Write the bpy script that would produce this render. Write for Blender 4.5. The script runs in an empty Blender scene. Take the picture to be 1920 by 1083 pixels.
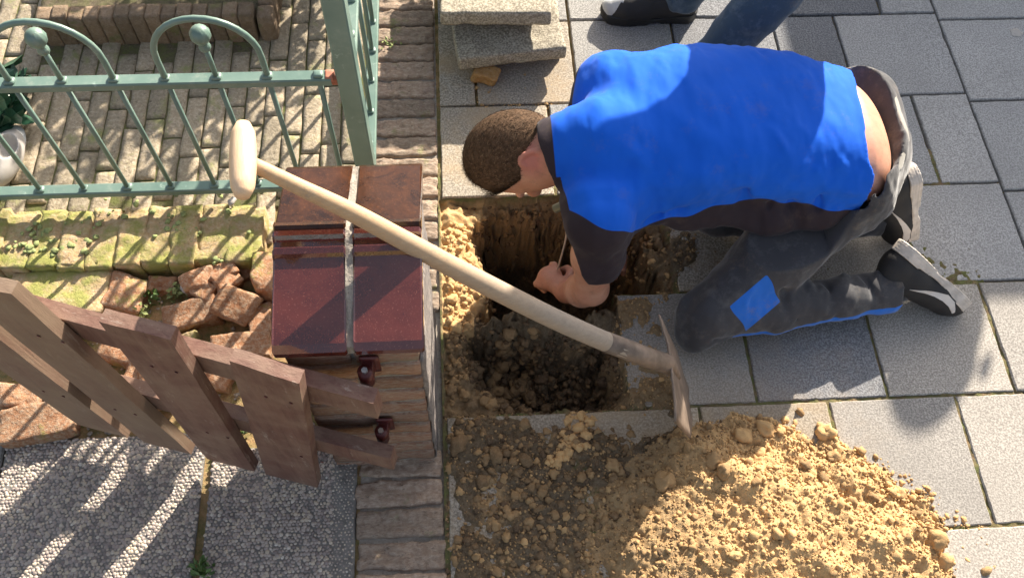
import bpy, bmesh, math, random
import numpy as np
import openvdb
from mathutils import Matrix, Vector

rnd = random.Random(7)
rng = np.random.default_rng(11)
SC = bpy.context.scene

# ------------------------------------------------------------------ camera
F_PX = 1655.84
CAM_H = 1.905
_t, _r, _y = (math.radians(a) for a in (28.1667, 3.633, -6.4295))
def _rz(a): return np.array([[math.cos(a), -math.sin(a), 0], [math.sin(a), math.cos(a), 0], [0, 0, 1.]])
_rx = np.array([[1., 0, 0], [0, math.cos(_t), -math.sin(_t)], [0, math.sin(_t), math.cos(_t)]])
CM = _rz(_y) @ _rx @ _rz(_r)
cam_d = bpy.data.cameras.new('camera')
cam = bpy.data.objects.new('camera', cam_d)
SC.collection.objects.link(cam)
cam_d.sensor_width = 36.0
cam_d.lens = 36.0 * F_PX / 1920.0
cam_d.clip_start = 0.02
cam_d.clip_end = 200
mw = Matrix([list(CM[i]) + [0.0] for i in range(3)] + [[0, 0, 0, 1]])
mw.translation = (0, 0, CAM_H)
cam.matrix_world = mw
SC.camera = cam

# ------------------------------------------------------------------ sky, sun, exposure
SHD = Vector((-1.05, -1.62, -1.0))          # way the light travels
el = math.atan2(1.0, math.hypot(SHD.x, SHD.y))
az = math.atan2(-SHD.x, -SHD.y)
world = bpy.data.worlds.new('World'); SC.world = world; world.use_nodes = True
wn = world.node_tree.nodes; wl = world.node_tree.links
bg = wn.get('Background') or wn.new('ShaderNodeBackground')
sky = wn.new('ShaderNodeTexSky'); sky.sky_type = 'NISHITA'; sky.sun_disc = False
sky.sun_elevation = el; sky.sun_rotation = az
sky.dust_density = 3.0; sky.air_density = 1.0; sky.ozone_density = 1.0
hs_ = wn.new('ShaderNodeHueSaturation'); hs_.inputs['Saturation'].default_value = .62   # sky desaturated so the shade is less blue
wl.new(sky.outputs[0], hs_.inputs['Color']); wl.new(hs_.outputs[0], bg.inputs[0]); bg.inputs[1].default_value = 0.09
sun_d = bpy.data.lights.new('sun', 'SUN'); sun_d.energy = 5.0; sun_d.angle = math.radians(0.5)
sun_d.color = (1.0, 0.91, 0.78)
sun = bpy.data.objects.new('sun', sun_d); SC.collection.objects.link(sun)
sun.rotation_euler = SHD.to_track_quat('-Z', 'Y').to_euler()
SC.view_settings.view_transform = 'Standard'
try: SC.view_settings.look = 'None'
except Exception: pass
SC.view_settings.exposure = 1.32
SC.view_settings.gamma = 1.0
SC.view_settings.use_curve_mapping = False
SC.render.engine = 'CYCLES'
SC.cycles.max_bounces = 6

# ------------------------------------------------------------------ helpers
def P(px, py, z=0.0):
    """point of the place at height z that lies on the photograph's pixel"""
    d = CM @ np.array([(px - 960.0) / F_PX, -(py - 541.5) / F_PX, -1.0])
    return np.array([0, 0, CAM_H]) + d * ((CAM_H - z) / -d[2])
def PV(px, py, z=0.0): return Vector(P(px, py, z))
C = SC.collection
def tag(o, label=None, cat=None, group=None, kind=None):
    if label: o['label'] = label
    if cat: o['category'] = cat
    if group: o['group'] = group
    if kind: o['kind'] = kind
    return o
def empty(name, loc=(0, 0, 0), **k):
    o = bpy.data.objects.new(name, None); C.objects.link(o); o.location = loc
    o.empty_display_size = 0.05
    bpy.context.view_layer.update()
    return tag(o, **k)
def link(name, me, mat=None, parent=None, **k):
    o = bpy.data.objects.new(name, me); C.objects.link(o)
    if mat is not None and len(me.materials) == 0: me.materials.append(mat)
    if parent is not None:
        o.parent = parent
        if not k.pop('local', False):
            pm = Matrix.Identity(4); q = parent
            while q is not None:
                pm = q.matrix_basis @ pm if q.parent is None else (q.matrix_parent_inverse @ q.matrix_basis) @ pm
                q = q.parent
            o.matrix_parent_inverse = pm.inverted()
    k.pop('local', None)
    return tag(o, **k)
def mesh(name, verts, faces, smooth=False):
    me = bpy.data.meshes.new(name)
    me.from_pydata([tuple(v) for v in verts], [], [tuple(int(i) for i in f) for f in faces])
    if smooth: me.polygons.foreach_set('use_smooth', [True] * len(me.polygons))
    me.update()
    return me
def bm_mesh(bm, name, smooth=False):
    bmesh.ops.recalc_face_normals(bm, faces=bm.faces)
    me = bpy.data.meshes.new(name); bm.to_mesh(me); bm.free()
    if smooth: me.polygons.foreach_set('use_smooth', [True] * len(me.polygons))
    return me
def np_mesh(name, V, Q, T=None, smooth=True):
    V = np.asarray(V, np.float32); Q = np.asarray(Q, np.int32).reshape(-1, 4)
    T = np.zeros((0, 3), np.int32) if T is None else np.asarray(T, np.int32).reshape(-1, 3)
    me = bpy.data.meshes.new(name)
    me.vertices.add(len(V)); me.vertices.foreach_set('co', V.ravel())
    nl = Q.size + T.size
    me.loops.add(nl); me.loops.foreach_set('vertex_index', np.concatenate([Q.ravel(), T.ravel()]))
    me.polygons.add(len(Q) + len(T))
    st = np.concatenate([np.arange(len(Q)) * 4, Q.size + np.arange(len(T)) * 3]).astype(np.int32)
    me.polygons.foreach_set('loop_start', st)
    try: me.polygons.foreach_set('loop_total', np.concatenate([np.full(len(Q), 4), np.full(len(T), 3)]).astype(np.int32))
    except Exception: pass
    me.polygons.foreach_set('use_smooth', np.full(len(Q) + len(T), smooth))
    me.update(calc_edges=True); me.validate()
    return me

# smooth value noise in n dimensions (numpy)
_lat = rng.random((64, 64, 64)).astype(np.float32) * 2 - 1
def noise3(x, y, z, s=1.0, seed=0):
    x = x * s + seed * 7.31; y = y * s + seed * 3.77; z = z * s + seed * 5.13
    xi = np.floor(x).astype(np.int32); yi = np.floor(y).astype(np.int32); zi = np.floor(z).astype(np.int32)
    fx = x - xi; fy = y - yi; fz = z - zi
    fx = fx * fx * (3 - 2 * fx); fy = fy * fy * (3 - 2 * fy); fz = fz * fz * (3 - 2 * fz)
    r = 0
    for a in (0, 1):
        wa = fx if a else 1 - fx
        for b in (0, 1):
            wb = fy if b else 1 - fy
            for c in (0, 1):
                wc = fz if c else 1 - fz
                r = r + wa * wb * wc * _lat[(xi + a) & 63, (yi + b) & 63, (zi + c) & 63]
    return r
def fbm(x, y, z, s, octv=4, seed=0, gain=0.5):
    r = 0; a = 1.0
    for o in range(octv):
        r = r + a * noise3(x, y, z, s * 2 ** o, seed + o * 3); a *= gain
    return r
def n1(*a, **k): return float(fbm(np.float64(a[0]), np.float64(a[1]), np.float64(a[2]), *a[3:], **k))

# ------------------------------------------------------------------ materials
class NT:
    def __init__(s, name):
        s.m = bpy.data.materials.new(name); s.m.use_nodes = True
        s.t = s.m.node_tree; s.n = s.t.nodes; s.l = s.t.links
        s.b = next(n for n in s.n if n.type == 'BSDF_PRINCIPLED')
        s.pos = s.n.new('ShaderNodeNewGeometry').outputs['Position']
    def new(s, t): return s.n.new(t)
    def vec(s, scale=(1, 1, 1), src=None, rot=(0, 0, 0)):
        m = s.n.new('ShaderNodeMapping'); m.inputs['Scale'].default_value = scale
        m.inputs['Rotation'].default_value = rot
        s.l.new(src or s.pos, m.inputs['Vector']); return m.outputs[0]
    def noise(s, scale, detail=4, rough=.55, vec=None, dist=0):
        n = s.n.new('ShaderNodeTexNoise'); n.inputs['Scale'].default_value = scale
        n.inputs['Detail'].default_value = detail; n.inputs['Roughness'].default_value = rough
        n.inputs['Distortion'].default_value = dist
        s.l.new(vec or s.pos, n.inputs['Vector']); return n.outputs[0]
    def vor(s, scale, vec=None, out=0, feat='F1'):
        n = s.n.new('ShaderNodeTexVoronoi'); n.feature = feat; n.inputs['Scale'].default_value = scale
        s.l.new(vec or s.pos, n.inputs['Vector']); return n.outputs[out]
    def ramp(s, fac, stops):
        r = s.n.new('ShaderNodeValToRGB'); e = r.color_ramp.elements
        while len(e) < len(stops): e.new(0.5)
        for q, (p, c) in zip(e, stops):
            q.position = p; q.color = (c, c, c, 1) if not hasattr(c, '__len__') else (*c, 1)
        s.l.new(fac, r.inputs[0]); return r.outputs[0]
    def mix(s, fac, a, b, mode='MIX'):
        m = s.n.new('ShaderNodeMix'); m.data_type = 'RGBA'; m.blend_type = mode
        for i, v in ((0, fac), (6, a), (7, b)):
            if hasattr(v, 'is_linked') or hasattr(v, 'links'): s.l.new(v, m.inputs[i])
            elif i == 0: m.inputs[0].default_value = v
            else: m.inputs[i].default_value = (*v, 1) if hasattr(v, '__len__') else (v, v, v, 1)
        return m.outputs[2]
    def math(s, op, a, b=0.0):
        m = s.n.new('ShaderNodeMath'); m.operation = op
        for i, v in enumerate((a, b)):
            if hasattr(v, 'links'): s.l.new(v, m.inputs[i])
            else: m.inputs[i].default_value = v
        return m.outputs[0]
    def rand(s): return s.n.new('ShaderNodeObjectInfo').outputs['Random']
    def attr(s, name):
        a = s.n.new('ShaderNodeAttribute'); a.attribute_name = name; return a
    def col(s, c):
        if hasattr(c, 'links'): s.l.new(c, s.b.inputs['Base Color'])
        else: s.b.inputs['Base Color'].default_value = (*c, 1)
    def set(s, rough=None, spec=None, metal=None, **k):
        if rough is not None:
            if hasattr(rough, 'links'): s.l.new(rough, s.b.inputs['Roughness'])
            else: s.b.inputs['Roughness'].default_value = rough
        if spec is not None: s.b.inputs['Specular IOR Level'].default_value = spec
        if metal is not None: s.b.inputs['Metallic'].default_value = metal
        for q, v in k.items(): s.b.inputs[q.replace('_', ' ')].default_value = v
    def bump(s, h, strength=.5, dist=.002):
        b = s.n.new('ShaderNodeBump'); b.inputs['Strength'].default_value = strength
        b.inputs['Distance'].default_value = dist
        s.l.new(h, b.inputs['Height'])
        if s.b.inputs['Normal'].is_linked:
            s.l.new(s.b.inputs['Normal'].links[0].from_socket, b.inputs['Normal'])
        s.l.new(b.outputs[0], s.b.inputs['Normal'])
    def ao_dirt(s): pass

def M_concrete(name, base, dark, light, speck=230, rough=.85, bump=.8, sandy=None):
    n = NT(name)
    big = n.noise(5, 5); fine = n.noise(speck, 2, .7); mid = n.noise(60, 4)
    c = n.mix(n.ramp(fine, [(.40, 0), (.62, 1)]), dark, light)
    c = n.mix(n.ramp(n.vor(125), [(.0, .9), (.30, 0)]), c, tuple(v * .35 for v in base))
    c = n.mix(.22, c, n.mix(n.ramp(mid, [(.35, 0), (.65, 1)]), tuple(v * .86 for v in base), base))
    c = n.mix(n.ramp(big, [(.35, 0), (.7, .45)]), c, tuple(v * .66 for v in base))
    c = n.mix(n.ramp(n.noise(17, 6, .75), [(.60, 0), (.74, .5)]), c, tuple(v * .55 for v in base))
    if sandy:
        c = n.mix(n.ramp(n.noise(9, 5, .6), [(.45, 0), (.7, .75)]), c, sandy)
    vd = n.new('ShaderNodeVectorMath'); vd.operation = 'DISTANCE'; vd.inputs[1].default_value = (.45, .60, 0); n.l.new(n.pos, vd.inputs[0])
    df = n.math('ADD', vd.outputs['Value'], n.math('MULTIPLY', n.noise(7, 7, .75), .7))
    c = n.mix(n.ramp(df, [(.45, .40), (.85, 0)]), c, (.46, .34, .21))     # sand trodden about round the dig
    tint = n.mix(n.rand(), (.86, .86, .86), (1.09, 1.07, 1.04))
    c = n.mix(1.0, c, tint, 'MULTIPLY')
    n.col(c); n.set(rough=rough, spec=.3)
    n.bump(fine, bump, .0015); n.bump(mid, .3, .002)
    return n.m
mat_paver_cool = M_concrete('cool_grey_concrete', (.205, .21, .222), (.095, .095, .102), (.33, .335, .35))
mat_paver_warm = M_concrete('sandy_grey_concrete', (.38, .35, .315), (.22, .20, .18), (.54, .505, .455), bump=.4)
mat_paver_pale = M_concrete('pale_grey_concrete', (.40, .395, .39), (.24, .235, .23), (.56, .555, .55), bump=.5)
mat_paver_mid = M_concrete('mid_grey_concrete', (.30, .295, .285), (.16, .155, .15), (.44, .43, .41))
mat_slab = M_concrete('old_slab_concrete', (.40, .355, .27), (.17, .14, .10), (.62, .56, .44), speck=190, bump=.9)
mat_paver_dirty = M_concrete('sand_dusted_concrete', (.40, .35, .29), (.17, .145, .11), (.58, .52, .43), speck=190, bump=.8, sandy=(.42, .31, .19))

def M_brick(name, cols, rough=.9, moss=0.0, mosscol=(.25, .27, .06), grain=(1, 1, 1), bump=1.0):
    n = NT(name)
    v = n.vec(grain)
    a = n.noise(26, 7, .72, v); b = n.noise(105, 4, .75, v); r = n.rand()
    c = n.mix(n.ramp(a, [(.3, 0), (.7, 1)]), cols[0], cols[1])
    c = n.mix(n.ramp(b, [(.44, 0), (.66, .85)]), c, cols[2])
    c = n.mix(n.ramp(n.noise(75, 5, .8, v), [(.56, 0), (.68, .75)]), c, tuple(q * .38 for q in cols[0]))
    c = n.mix(1.0, c, n.mix(r, (.72, .70, .68), (1.12, 1.05, 1.0)), 'MULTIPLY')
    if moss:
        c = n.mix(n.ramp(n.noise(13, 6, .7), [(.62 - moss * .3, 0), (.72 - moss * .2, .85)]), c, mosscol)
    n.col(c); n.set(rough=rough, spec=.2)
    n.bump(a, .7, .008); n.bump(b, bump, .0035)
    return n.m
mat_brick_orange = M_brick('orange_brick', ((.36, .165, .085), (.44, .26, .15), (.53, .42, .31)), moss=.15)
mat_brick_mossy = M_brick('mossy_yellow_brick', ((.50, .35, .18), (.50, .40, .24), (.60, .50, .36)), moss=.62, mosscol=(.27, .29, .07))
mat_brick_edge = M_brick('weathered_grey_brown_brick', ((.30, .225, .175), (.39, .30, .225), (.52, .44, .36)), moss=.12, mosscol=(.20, .22, .09), grain=(.7, 1.3, 1), bump=1)
mat_brick_garden = M_brick('buff_clay_paver', ((.30, .26, .19), (.41, .35, .255), (.54, .48, .38)), moss=.24, mosscol=(.26, .27, .11))
mat_brick_pillar = M_brick('pillar_brick', ((.32, .165, .11), (.35, .24, .17), (.44, .36, .29)), grain=(.6, 1, 2.2), moss=.04, mosscol=(.28, .26, .2))
mat_brick_chip = M_brick('ochre_brick_chip', ((.50, .26, .09), (.56, .33, .13), (.62, .42, .22)))
mat_palisade = M_brick('brown_concrete_edging', ((.20, .15, .10), (.26, .19, .13), (.30, .24, .18)), moss=.18, mosscol=(.13, .14, .05))

def M_soil(name, dry, wet, thr=(.42, .58)):
    n = NT(name)
    a = n.noise(14, 8, .7); b = n.noise(150, 5, .8); g = n.vor(210)
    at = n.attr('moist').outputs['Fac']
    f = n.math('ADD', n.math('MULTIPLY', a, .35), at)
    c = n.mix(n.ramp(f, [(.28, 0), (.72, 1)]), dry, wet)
    c = n.mix(n.ramp(b, [(.35, .0), (.7, .55)]), c, n.mix(.5, c, (.62, .50, .34)))
    c = n.mix(n.ramp(g, [(.0, .35), (.35, 0)]), c, n.mix(.6, c, (.12, .08, .05)))
    # moss in the joints
    mo = n.attr('moss').outputs['Fac']
    mm = n.math('MULTIPLY', mo, n.ramp(n.noise(30, 5, .7), [(.38, 0), (.6, 1)]))
    c = n.mix(mm, c, (.16, .17, .065))
    n.col(c); n.set(rough=1.0, spec=.1)
    n.bump(b, 1.0, .005); n.bump(a, .5, .01)
    return n.m
mat_soil = M_soil('sandy_soil', (.68, .425, .19), (.125, .085, .050))
mat_rubble_soil = M_soil('dark_garden_soil', (.24, .19, .145), (.085, .068, .052))

def M_clod():
    n = NT('soil_clod')
    at = n.attr('moist').outputs['Fac']
    b = n.noise(260, 4, .75)
    c = n.mix(at, (.68, .425, .19), (.10, .062, .038))
    c = n.mix(n.ramp(b, [(.35, 0), (.7, .4)]), c, n.mix(.5, c, (.60, .45, .28)))
    n.col(c); n.set(rough=1, spec=.1); n.bump(b, .8, .002)
    return n.m
mat_clod = M_clod()

def M_simple(name, col, rough=.5, metal=0, spec=.5, var=.15, scale=20, bump=.15, bs=120, bd=.001, **k):
    n = NT(name)
    a = n.noise(scale, 5, .6)
    c = n.mix(n.ramp(a, [(.3, 0), (.7, 1)]), tuple(v * (1 - var) for v in col), tuple(min(1, v * (1 + var)) for v in col))
    n.col(c); n.set(rough=rough, metal=metal, spec=spec, **k)
    n.bump(n.noise(bs, 4), bump, bd)
    return n.m
def M_paint():
    n = NT('green_paint')
    a = n.noise(9, 6, .6); b = n.noise(150, 3)
    c = n.mix(n.ramp(a, [(.3, 0), (.7, 1)]), (.115, .185, .155), (.17, .25, .21))
    c = n.mix(n.ramp(n.noise(34, 5, .7), [(.63, 0), (.72, .8)]), c, (.33, .42, .36))
    c = n.mix(n.ramp(n.noise(55, 6, .8), [(.655, 0), (.68, .9)]), c, (.20, .10, .055))
    c = n.mix(n.ramp(n.noise(18, 7, .8), [(.55, 0), (.72, .55)]), c, (.30, .33, .27))
    n.col(c); n.set(rough=n.ramp(a, [(.3, .28), (.7, .5)]), spec=.5); n.bump(b, .12, .001)
    return n.m
mat_green = M_paint()
mat_rust = M_simple('bare_primer_rust', (.42, .16, .10), .8, var=.4, scale=80, bump=.6)
def M_wood(name, a, b, c3, grain, rough=.6, bump=.5, weather=None):
    n = NT(name)
    v = n.vec(grain)
    w = n.noise(6, 6, .65, v, dist=.6); f = n.noise(30, 4, .7, v)
    c = n.mix(n.ramp(w, [(.3, 0), (.7, 1)]), a, b)
    c = n.mix(n.ramp(f, [(.45, 0), (.72, .7)]), c, c3)
    if weather:
        c = n.mix(n.ramp(n.noise(7, 6, .7), [(.48, 0), (.68, .75)]), c, weather)
    n.col(c); n.set(rough=rough, spec=.35); n.bump(f, bump, .0015); n.bump(w, .3, .003)
    return n.m
mat_shaft = M_wood('ash_wood', (.62, .44, .27), (.70, .54, .36), (.42, .35, .29), (4, 22, 22), .5, .3, weather=(.42, .39, .37))
mat_grip = M_wood('turned_ash_wood', (.74, .50, .30), (.80, .58, .38), (.66, .44, .27), (60, 8, 60), .38, .12)
def M_shaft():
    n = NT('ash_shaft_wood')
    v = n.vec((5, 26, 26)); w = n.noise(6, 6, .65, v, dist=.6); f = n.noise(34, 4, .75, v)
    sx = n.n.new('ShaderNodeSeparateXYZ'); n.l.new(n.pos, sx.inputs[0])
    gf = n.ramp(n.math('ADD', sx.outputs[0], n.math('MULTIPLY', n.noise(12, 5), .25)), [(.02, 0), (.30, .85)])
    c = n.mix(n.ramp(w, [(.3, 0), (.7, 1)]), (.48, .30, .155), (.57, .40, .23))
    c = n.mix(n.ramp(f, [(.45, 0), (.7, .8)]), c, (.40, .31, .23))
    g = n.mix(n.ramp(w, [(.3, 0), (.7, 1)]), (.28, .245, .21), (.37, .32, .265))
    g = n.mix(n.ramp(f, [(.45, 0), (.7, .8)]), g, (.24, .20, .17))
    c = n.mix(gf, c, g)
    c = n.mix(n.ramp(n.noise(22, 6, .8), [(.58, 0), (.68, .6)]), c, (.26, .22, .18))
    n.col(c); n.set(rough=.55, spec=.35); n.bump(f, .4, .0015)
    return n.m
mat_shaft = M_shaft()
def M_gate(name, extra):
    n = NT(name)
    v = n.attr('gcoord').outputs['Vector']
    vv = n.vec((60, 60, 3.5), v); w = n.noise(1, 6, .65, vv, dist=.5)
    st = n.noise(9, 6, .7, v)
    c = n.mix(n.ramp(w, [(.3, 0), (.7, 1)]), (.118, .054, .042), (.215, .118, .088))
    c = n.mix(n.ramp(st, [(.42, 0), (.66, .8)]), c, (.26, .175, .125))
    c = n.mix(n.ramp(n.noise(1, 6, .8, n.vec((26, 26, 7), v)), [(.58, 0), (.68, .7)]), c, (.40, .33, .27))
    c = n.mix(n.ramp(n.noise(1, 5, .8, n.vec((150, 150, 9), v)), [(.60, 0), (.68, .8)]), c, (.07, .035, .025))
    if extra: c = n.mix(n.ramp(n.noise(5, 4, .6, v), [(.3, .15), (.6, .75)]), c, (.255, .185, .125))
    n.col(c); n.set(rough=.62, spec=.3); n.bump(w, .5, .002); n.bump(n.noise(200, 3, .6, v), .35, .001)
    return n.m
mat_gate = M_gate('red_brown_stained_wood', False)
mat_gate_pale = M_gate('faded_brown_stained_wood', True)
def M_glaze():
    n = NT('brown_glazed_tile')
    a = n.noise(12, 6, .6); sp = n.noise(380, 2, .6)
    c = n.mix(n.ramp(a, [(.3, 0), (.7, 1)]), (.052, .010, .009), (.115, .024, .016))
    c = n.mix(n.ramp(sp, [(.60, 0), (.75, .6)]), c, (.30, .12, .08))
    n.col(c); n.set(rough=n.ramp(a, [(.3, .03), (.75, .10)]), spec=.8, Coat_Weight=1.0, Coat_Roughness=.08)
    n.bump(n.noise(26, 5, .6), .30, .003)
    return n.m
mat_glaze = M_glaze()
def M_glaze2():
    n = NT('dark_brown_glazed_tile')
    a = n.noise(16, 7, .7, dist=.8); f = n.noise(150, 4, .8)
    c = n.mix(n.ramp(a, [(.35, 0), (.7, 1)]), (.016, .006, .003), (.075, .026, .009))
    c = n.mix(n.ramp(f, [(.55, 0), (.7, .5)]), c, (.16, .06, .02))
    n.col(c); n.set(rough=.16, spec=.35)
    n.bump(f, .25, .001); n.bump(n.noise(30, 4, .6), .25, .003)
    return n.m
mat_glaze_back = M_glaze2()
mat_mortar = M_brick('grey_mortar', ((.30, .275, .24), (.38, .35, .30), (.46, .43, .38)), bump=1)
mat_mortar_dark = M_brick('dark_cement_render', ((.16, .15, .15), (.24, .225, .22), (.36, .33, .30)), grain=(1, 1, .35), bump=1)
mat_steel = M_simple('worn_spade_steel', (.22, .165, .125), .6, .35, var=.35, scale=30, bump=.4)
mat_hinge = M_simple('dark_red_hinge_paint', (.10, .022, .020), .4, .2, var=.3, scale=60)
mat_bolt = M_simple('zinc_bolt', (.55, .53, .50), .4, .8)
mat_leaf = M_simple('green_leaf', (.085, .15, .035), .5, var=.4, scale=40, bump=.2)
mat_leaf_pale = M_simple('pale_green_moss', (.27, .31, .12), .9, var=.4, scale=80, bump=.6)
mat_leaf_dark = M_simple('dark_green_leaf', (.03, .09, .05), .4, var=.4, scale=60)
mat_pebble_bed = M_simple('pebble_cement', (.20, .185, .165), .95, var=.3, scale=60, bump=.8, bs=300, bd=.003)
def M_pebble():
    n = NT('washed_pebbles')
    at = n.attr('tone').outputs['Fac']
    c = n.ramp(at, [(0, (.15, .12, .11)), (.3, (.33, .27, .24)), (.6, (.48, .40, .34)), (.85, (.56, .46, .34)), (1, (.70, .64, .56))])
    c = n.mix(n.ramp(n.noise(300, 3), [(.3, 0), (.7, .3)]), c, (.3, .26, .24))
    n.col(c); n.set(rough=.55, spec=.4)
    return n.m
mat_pebble = M_pebble()
mat_grit = M_brick('grit', ((.30, .26, .21), (.46, .41, .34), (.62, .58, .50)))

def M_cloth(name, col, col2=None, attr=None, weave=900, rough=.85, sheen=.3, weather=None, wfac=.5, bump=.25, spec=.2):
    n = NT(name)
    a = n.noise(9, 5, .6)
    def vr(c, v=.12): return n.mix(n.ramp(a, [(.3, 0), (.7, 1)]), tuple(q * (1 - v) for q in c), tuple(q * (1 + v) for q in c))
    c = vr(col)
    if weather: c = n.mix(n.ramp(n.noise(16, 6, .75), [(.5, 0), (.72, wfac)]), c, weather)
    if col2:
        f = n.ramp(n.math('ADD', n.attr(attr).outputs['Fac'], 0.0), [(.497, 0), (.503, 1)])
        c = n.mix(f, c, vr(col2, .06))
    c = n.mix(n.ramp(n.noise(13, 8, .8), [(.56, 0), (.70, .30 if weather else .12)]), c, (.30, .22, .14))     # dust
    n.col(c); n.set(rough=rough, spec=spec, Sheen_Weight=sheen, Sheen_Roughness=.4)
    n.bump(n.noise(weave, 2, .5), bump, .0008)
    return n.m
mat_shirt = M_cloth('work_shirt_blue_and_dark', (.040, .030, .036), (.010, .122, .68), 'panel', rough=.75, sheen=.12, bump=.2, spec=.1)
mat_trousers = M_cloth('charcoal_work_trousers', (.062, .060, .064), (.025, .16, .62), 'panel', weather=(.20, .195, .185), wfac=.45, sheen=.35)
mat_waist = M_cloth('pale_waistband_cloth', (.33, .31, .27), weather=(.27, .26, .23))
mat_under = M_cloth('black_cloth', (.010, .010, .012))
mat_jeans = M_cloth('dark_blue_denim', (.05, .08, .12), weather=(.16, .20, .25), wfac=.6)
mat_jacket = M_cloth('dark_jacket_cloth', (.06, .07, .08))
def M_skin():
    n = NT('skin')
    a = n.noise(28, 5, .6)
    c = n.mix(n.ramp(a, [(.3, 0), (.7, 1)]), (.54, .245, .155), (.64, .34, .225))
    red = n.attr('flush').outputs['Fac']
    c = n.mix(red, c, (.52, .17, .14))
    n.col(c); c2 = n.mix(n.ramp(n.noise(60, 6, .8), [(.52, 0), (.68, .5)]), c, (.30, .17, .11)); n.col(c2); n.set(rough=.55, spec=.35, Subsurface_Weight=.10, Subsurface_Scale=.01)
    n.b.inputs['Subsurface Radius'].default_value = (1, .35, .2)
    n.bump(n.noise(330, 4), .2, .0008)
    return n.m
mat_skin = M_skin()
mat_hair = M_simple('short_brown_hair', (.105, .062, .036), .85, spec=.15, var=.45, scale=120, bump=.7, bs=500, bd=.003)
mat_hair_pale = M_simple('lighter_brown_hair', (.19, .125, .078), .8, spec=.15, var=.5, scale=200)
mat_shoe = M_simple('black_shoe_fabric', (.020, .018, .018), .7, bump=.5, bs=600)
mat_sole = M_simple('pale_rubber_sole', (.62, .545, .47), .65, var=.22, scale=45, bump=.35)
mat_sole_black = M_simple('black_rubber_sole', (.015, .015, .015), .5)
mat_white = M_simple('white_trim', (.66, .60, .54), .55)
mat_grey_toe = M_simple('pale_grey_toecap', (.48, .48, .47), .6)
mat_tube = M_simple('green_grey_tube', (.20, .23, .19), .3, .5)
mat_cable = M_simple('tan_cable', (.48, .36, .26), .5)
mat_wash = M_simple('pale_plastic', (.42, .39, .36), .55)

# ------------------------------------------------------------------ primitive shapes
def box_me(name, x0, x1, y0, y1, z0, z1, b=.003, jit=0.0, tilt=0.0):
    """box with chamfered top edges and slightly uneven corners"""
    def j(): return rnd.uniform(-jit, jit)
    dz = [rnd.uniform(-tilt, tilt) for _ in range(4)]
    lo = [(x0, y0), (x1, y0), (x1, y1), (x0, y1)]
    lo = [(x + j(), y + j()) for x, y in lo]
    sg = [(1, 1), (-1, 1), (-1, -1), (1, -1)]
    V = [(x, y, z0) for x, y in lo] + [(x, y, z1 - b + d) for (x, y), d in zip(lo, dz)] + \
        [(x + sx * b, y + sy * b, z1 + d) for (x, y), (sx, sy), d in zip(lo, sg, dz)]
    Fc = [(3, 2, 1, 0)] + [(i, (i + 1) % 4, (i + 1) % 4 + 4, i + 4) for i in range(4)] + \
         [(i + 4, (i + 1) % 4 + 4, (i + 1) % 4 + 8, i + 8) for i in range(4)] + [(8, 9, 10, 11)]
    return mesh(name, V, Fc)
def chipped_me(name, x0, x1, y0, y1, z0, z1, b=.0025, step=.012, seed=0):
    """paver whose top outline is a little worn: many points round the rim"""
    pts = []
    def edge(ax, ay, bx, by):
        L = math.hypot(bx - ax, by - ay); k = max(3, int(L / step))
        for i in range(k):
            t = i / k; pts.append((ax + (bx - ax) * t, ay + (by - ay) * t))
    edge(x0, y0, x1, y0); edge(x1, y0, x1, y1); edge(x1, y1, x0, y1); edge(x0, y1, x0, y0)
    cx, cy = (x0 + x1) / 2, (y0 + y1) / 2; n = len(pts)
    dz = rnd.uniform(-.0012, .0012); tx = rnd.uniform(-.006, .006); ty = rnd.uniform(-.006, .006)
    V = []
    for ring, (ins, z) in enumerate(((0, z0), (0, z1 - b), (b, z1))):
        for (x, y) in pts:
            w = .0012 * n1(x, y, seed, 60.0, 3) + (abs(min(0, n1(x, y, seed + 9, 22.0, 2) + .72)) * .010)
            w = max(w, -.001) if ring else 0
            dx, dy = cx - x, cy - y; q = max(abs(dx), abs(dy))
            V.append((x + dx / q * (ins + w) , y + dy / q * (ins + w), z + (0 if ring == 0 else dz + tx * (x - cx) + ty * (y - cy))))
    V.append((cx, cy, z1 + dz))
    Fc = [(i, (i + 1) % n, (i + 1) % n + n, i + n) for i in range(n)] + \
         [(i + n, (i + 1) % n + n, (i + 1) % n + 2 * n, i + 2 * n) for i in range(n)] + \
         [(i + 2 * n, (i + 1) % n + 2 * n, 3 * n) for i in range(n)]
    return mesh(name, V, Fc)
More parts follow.
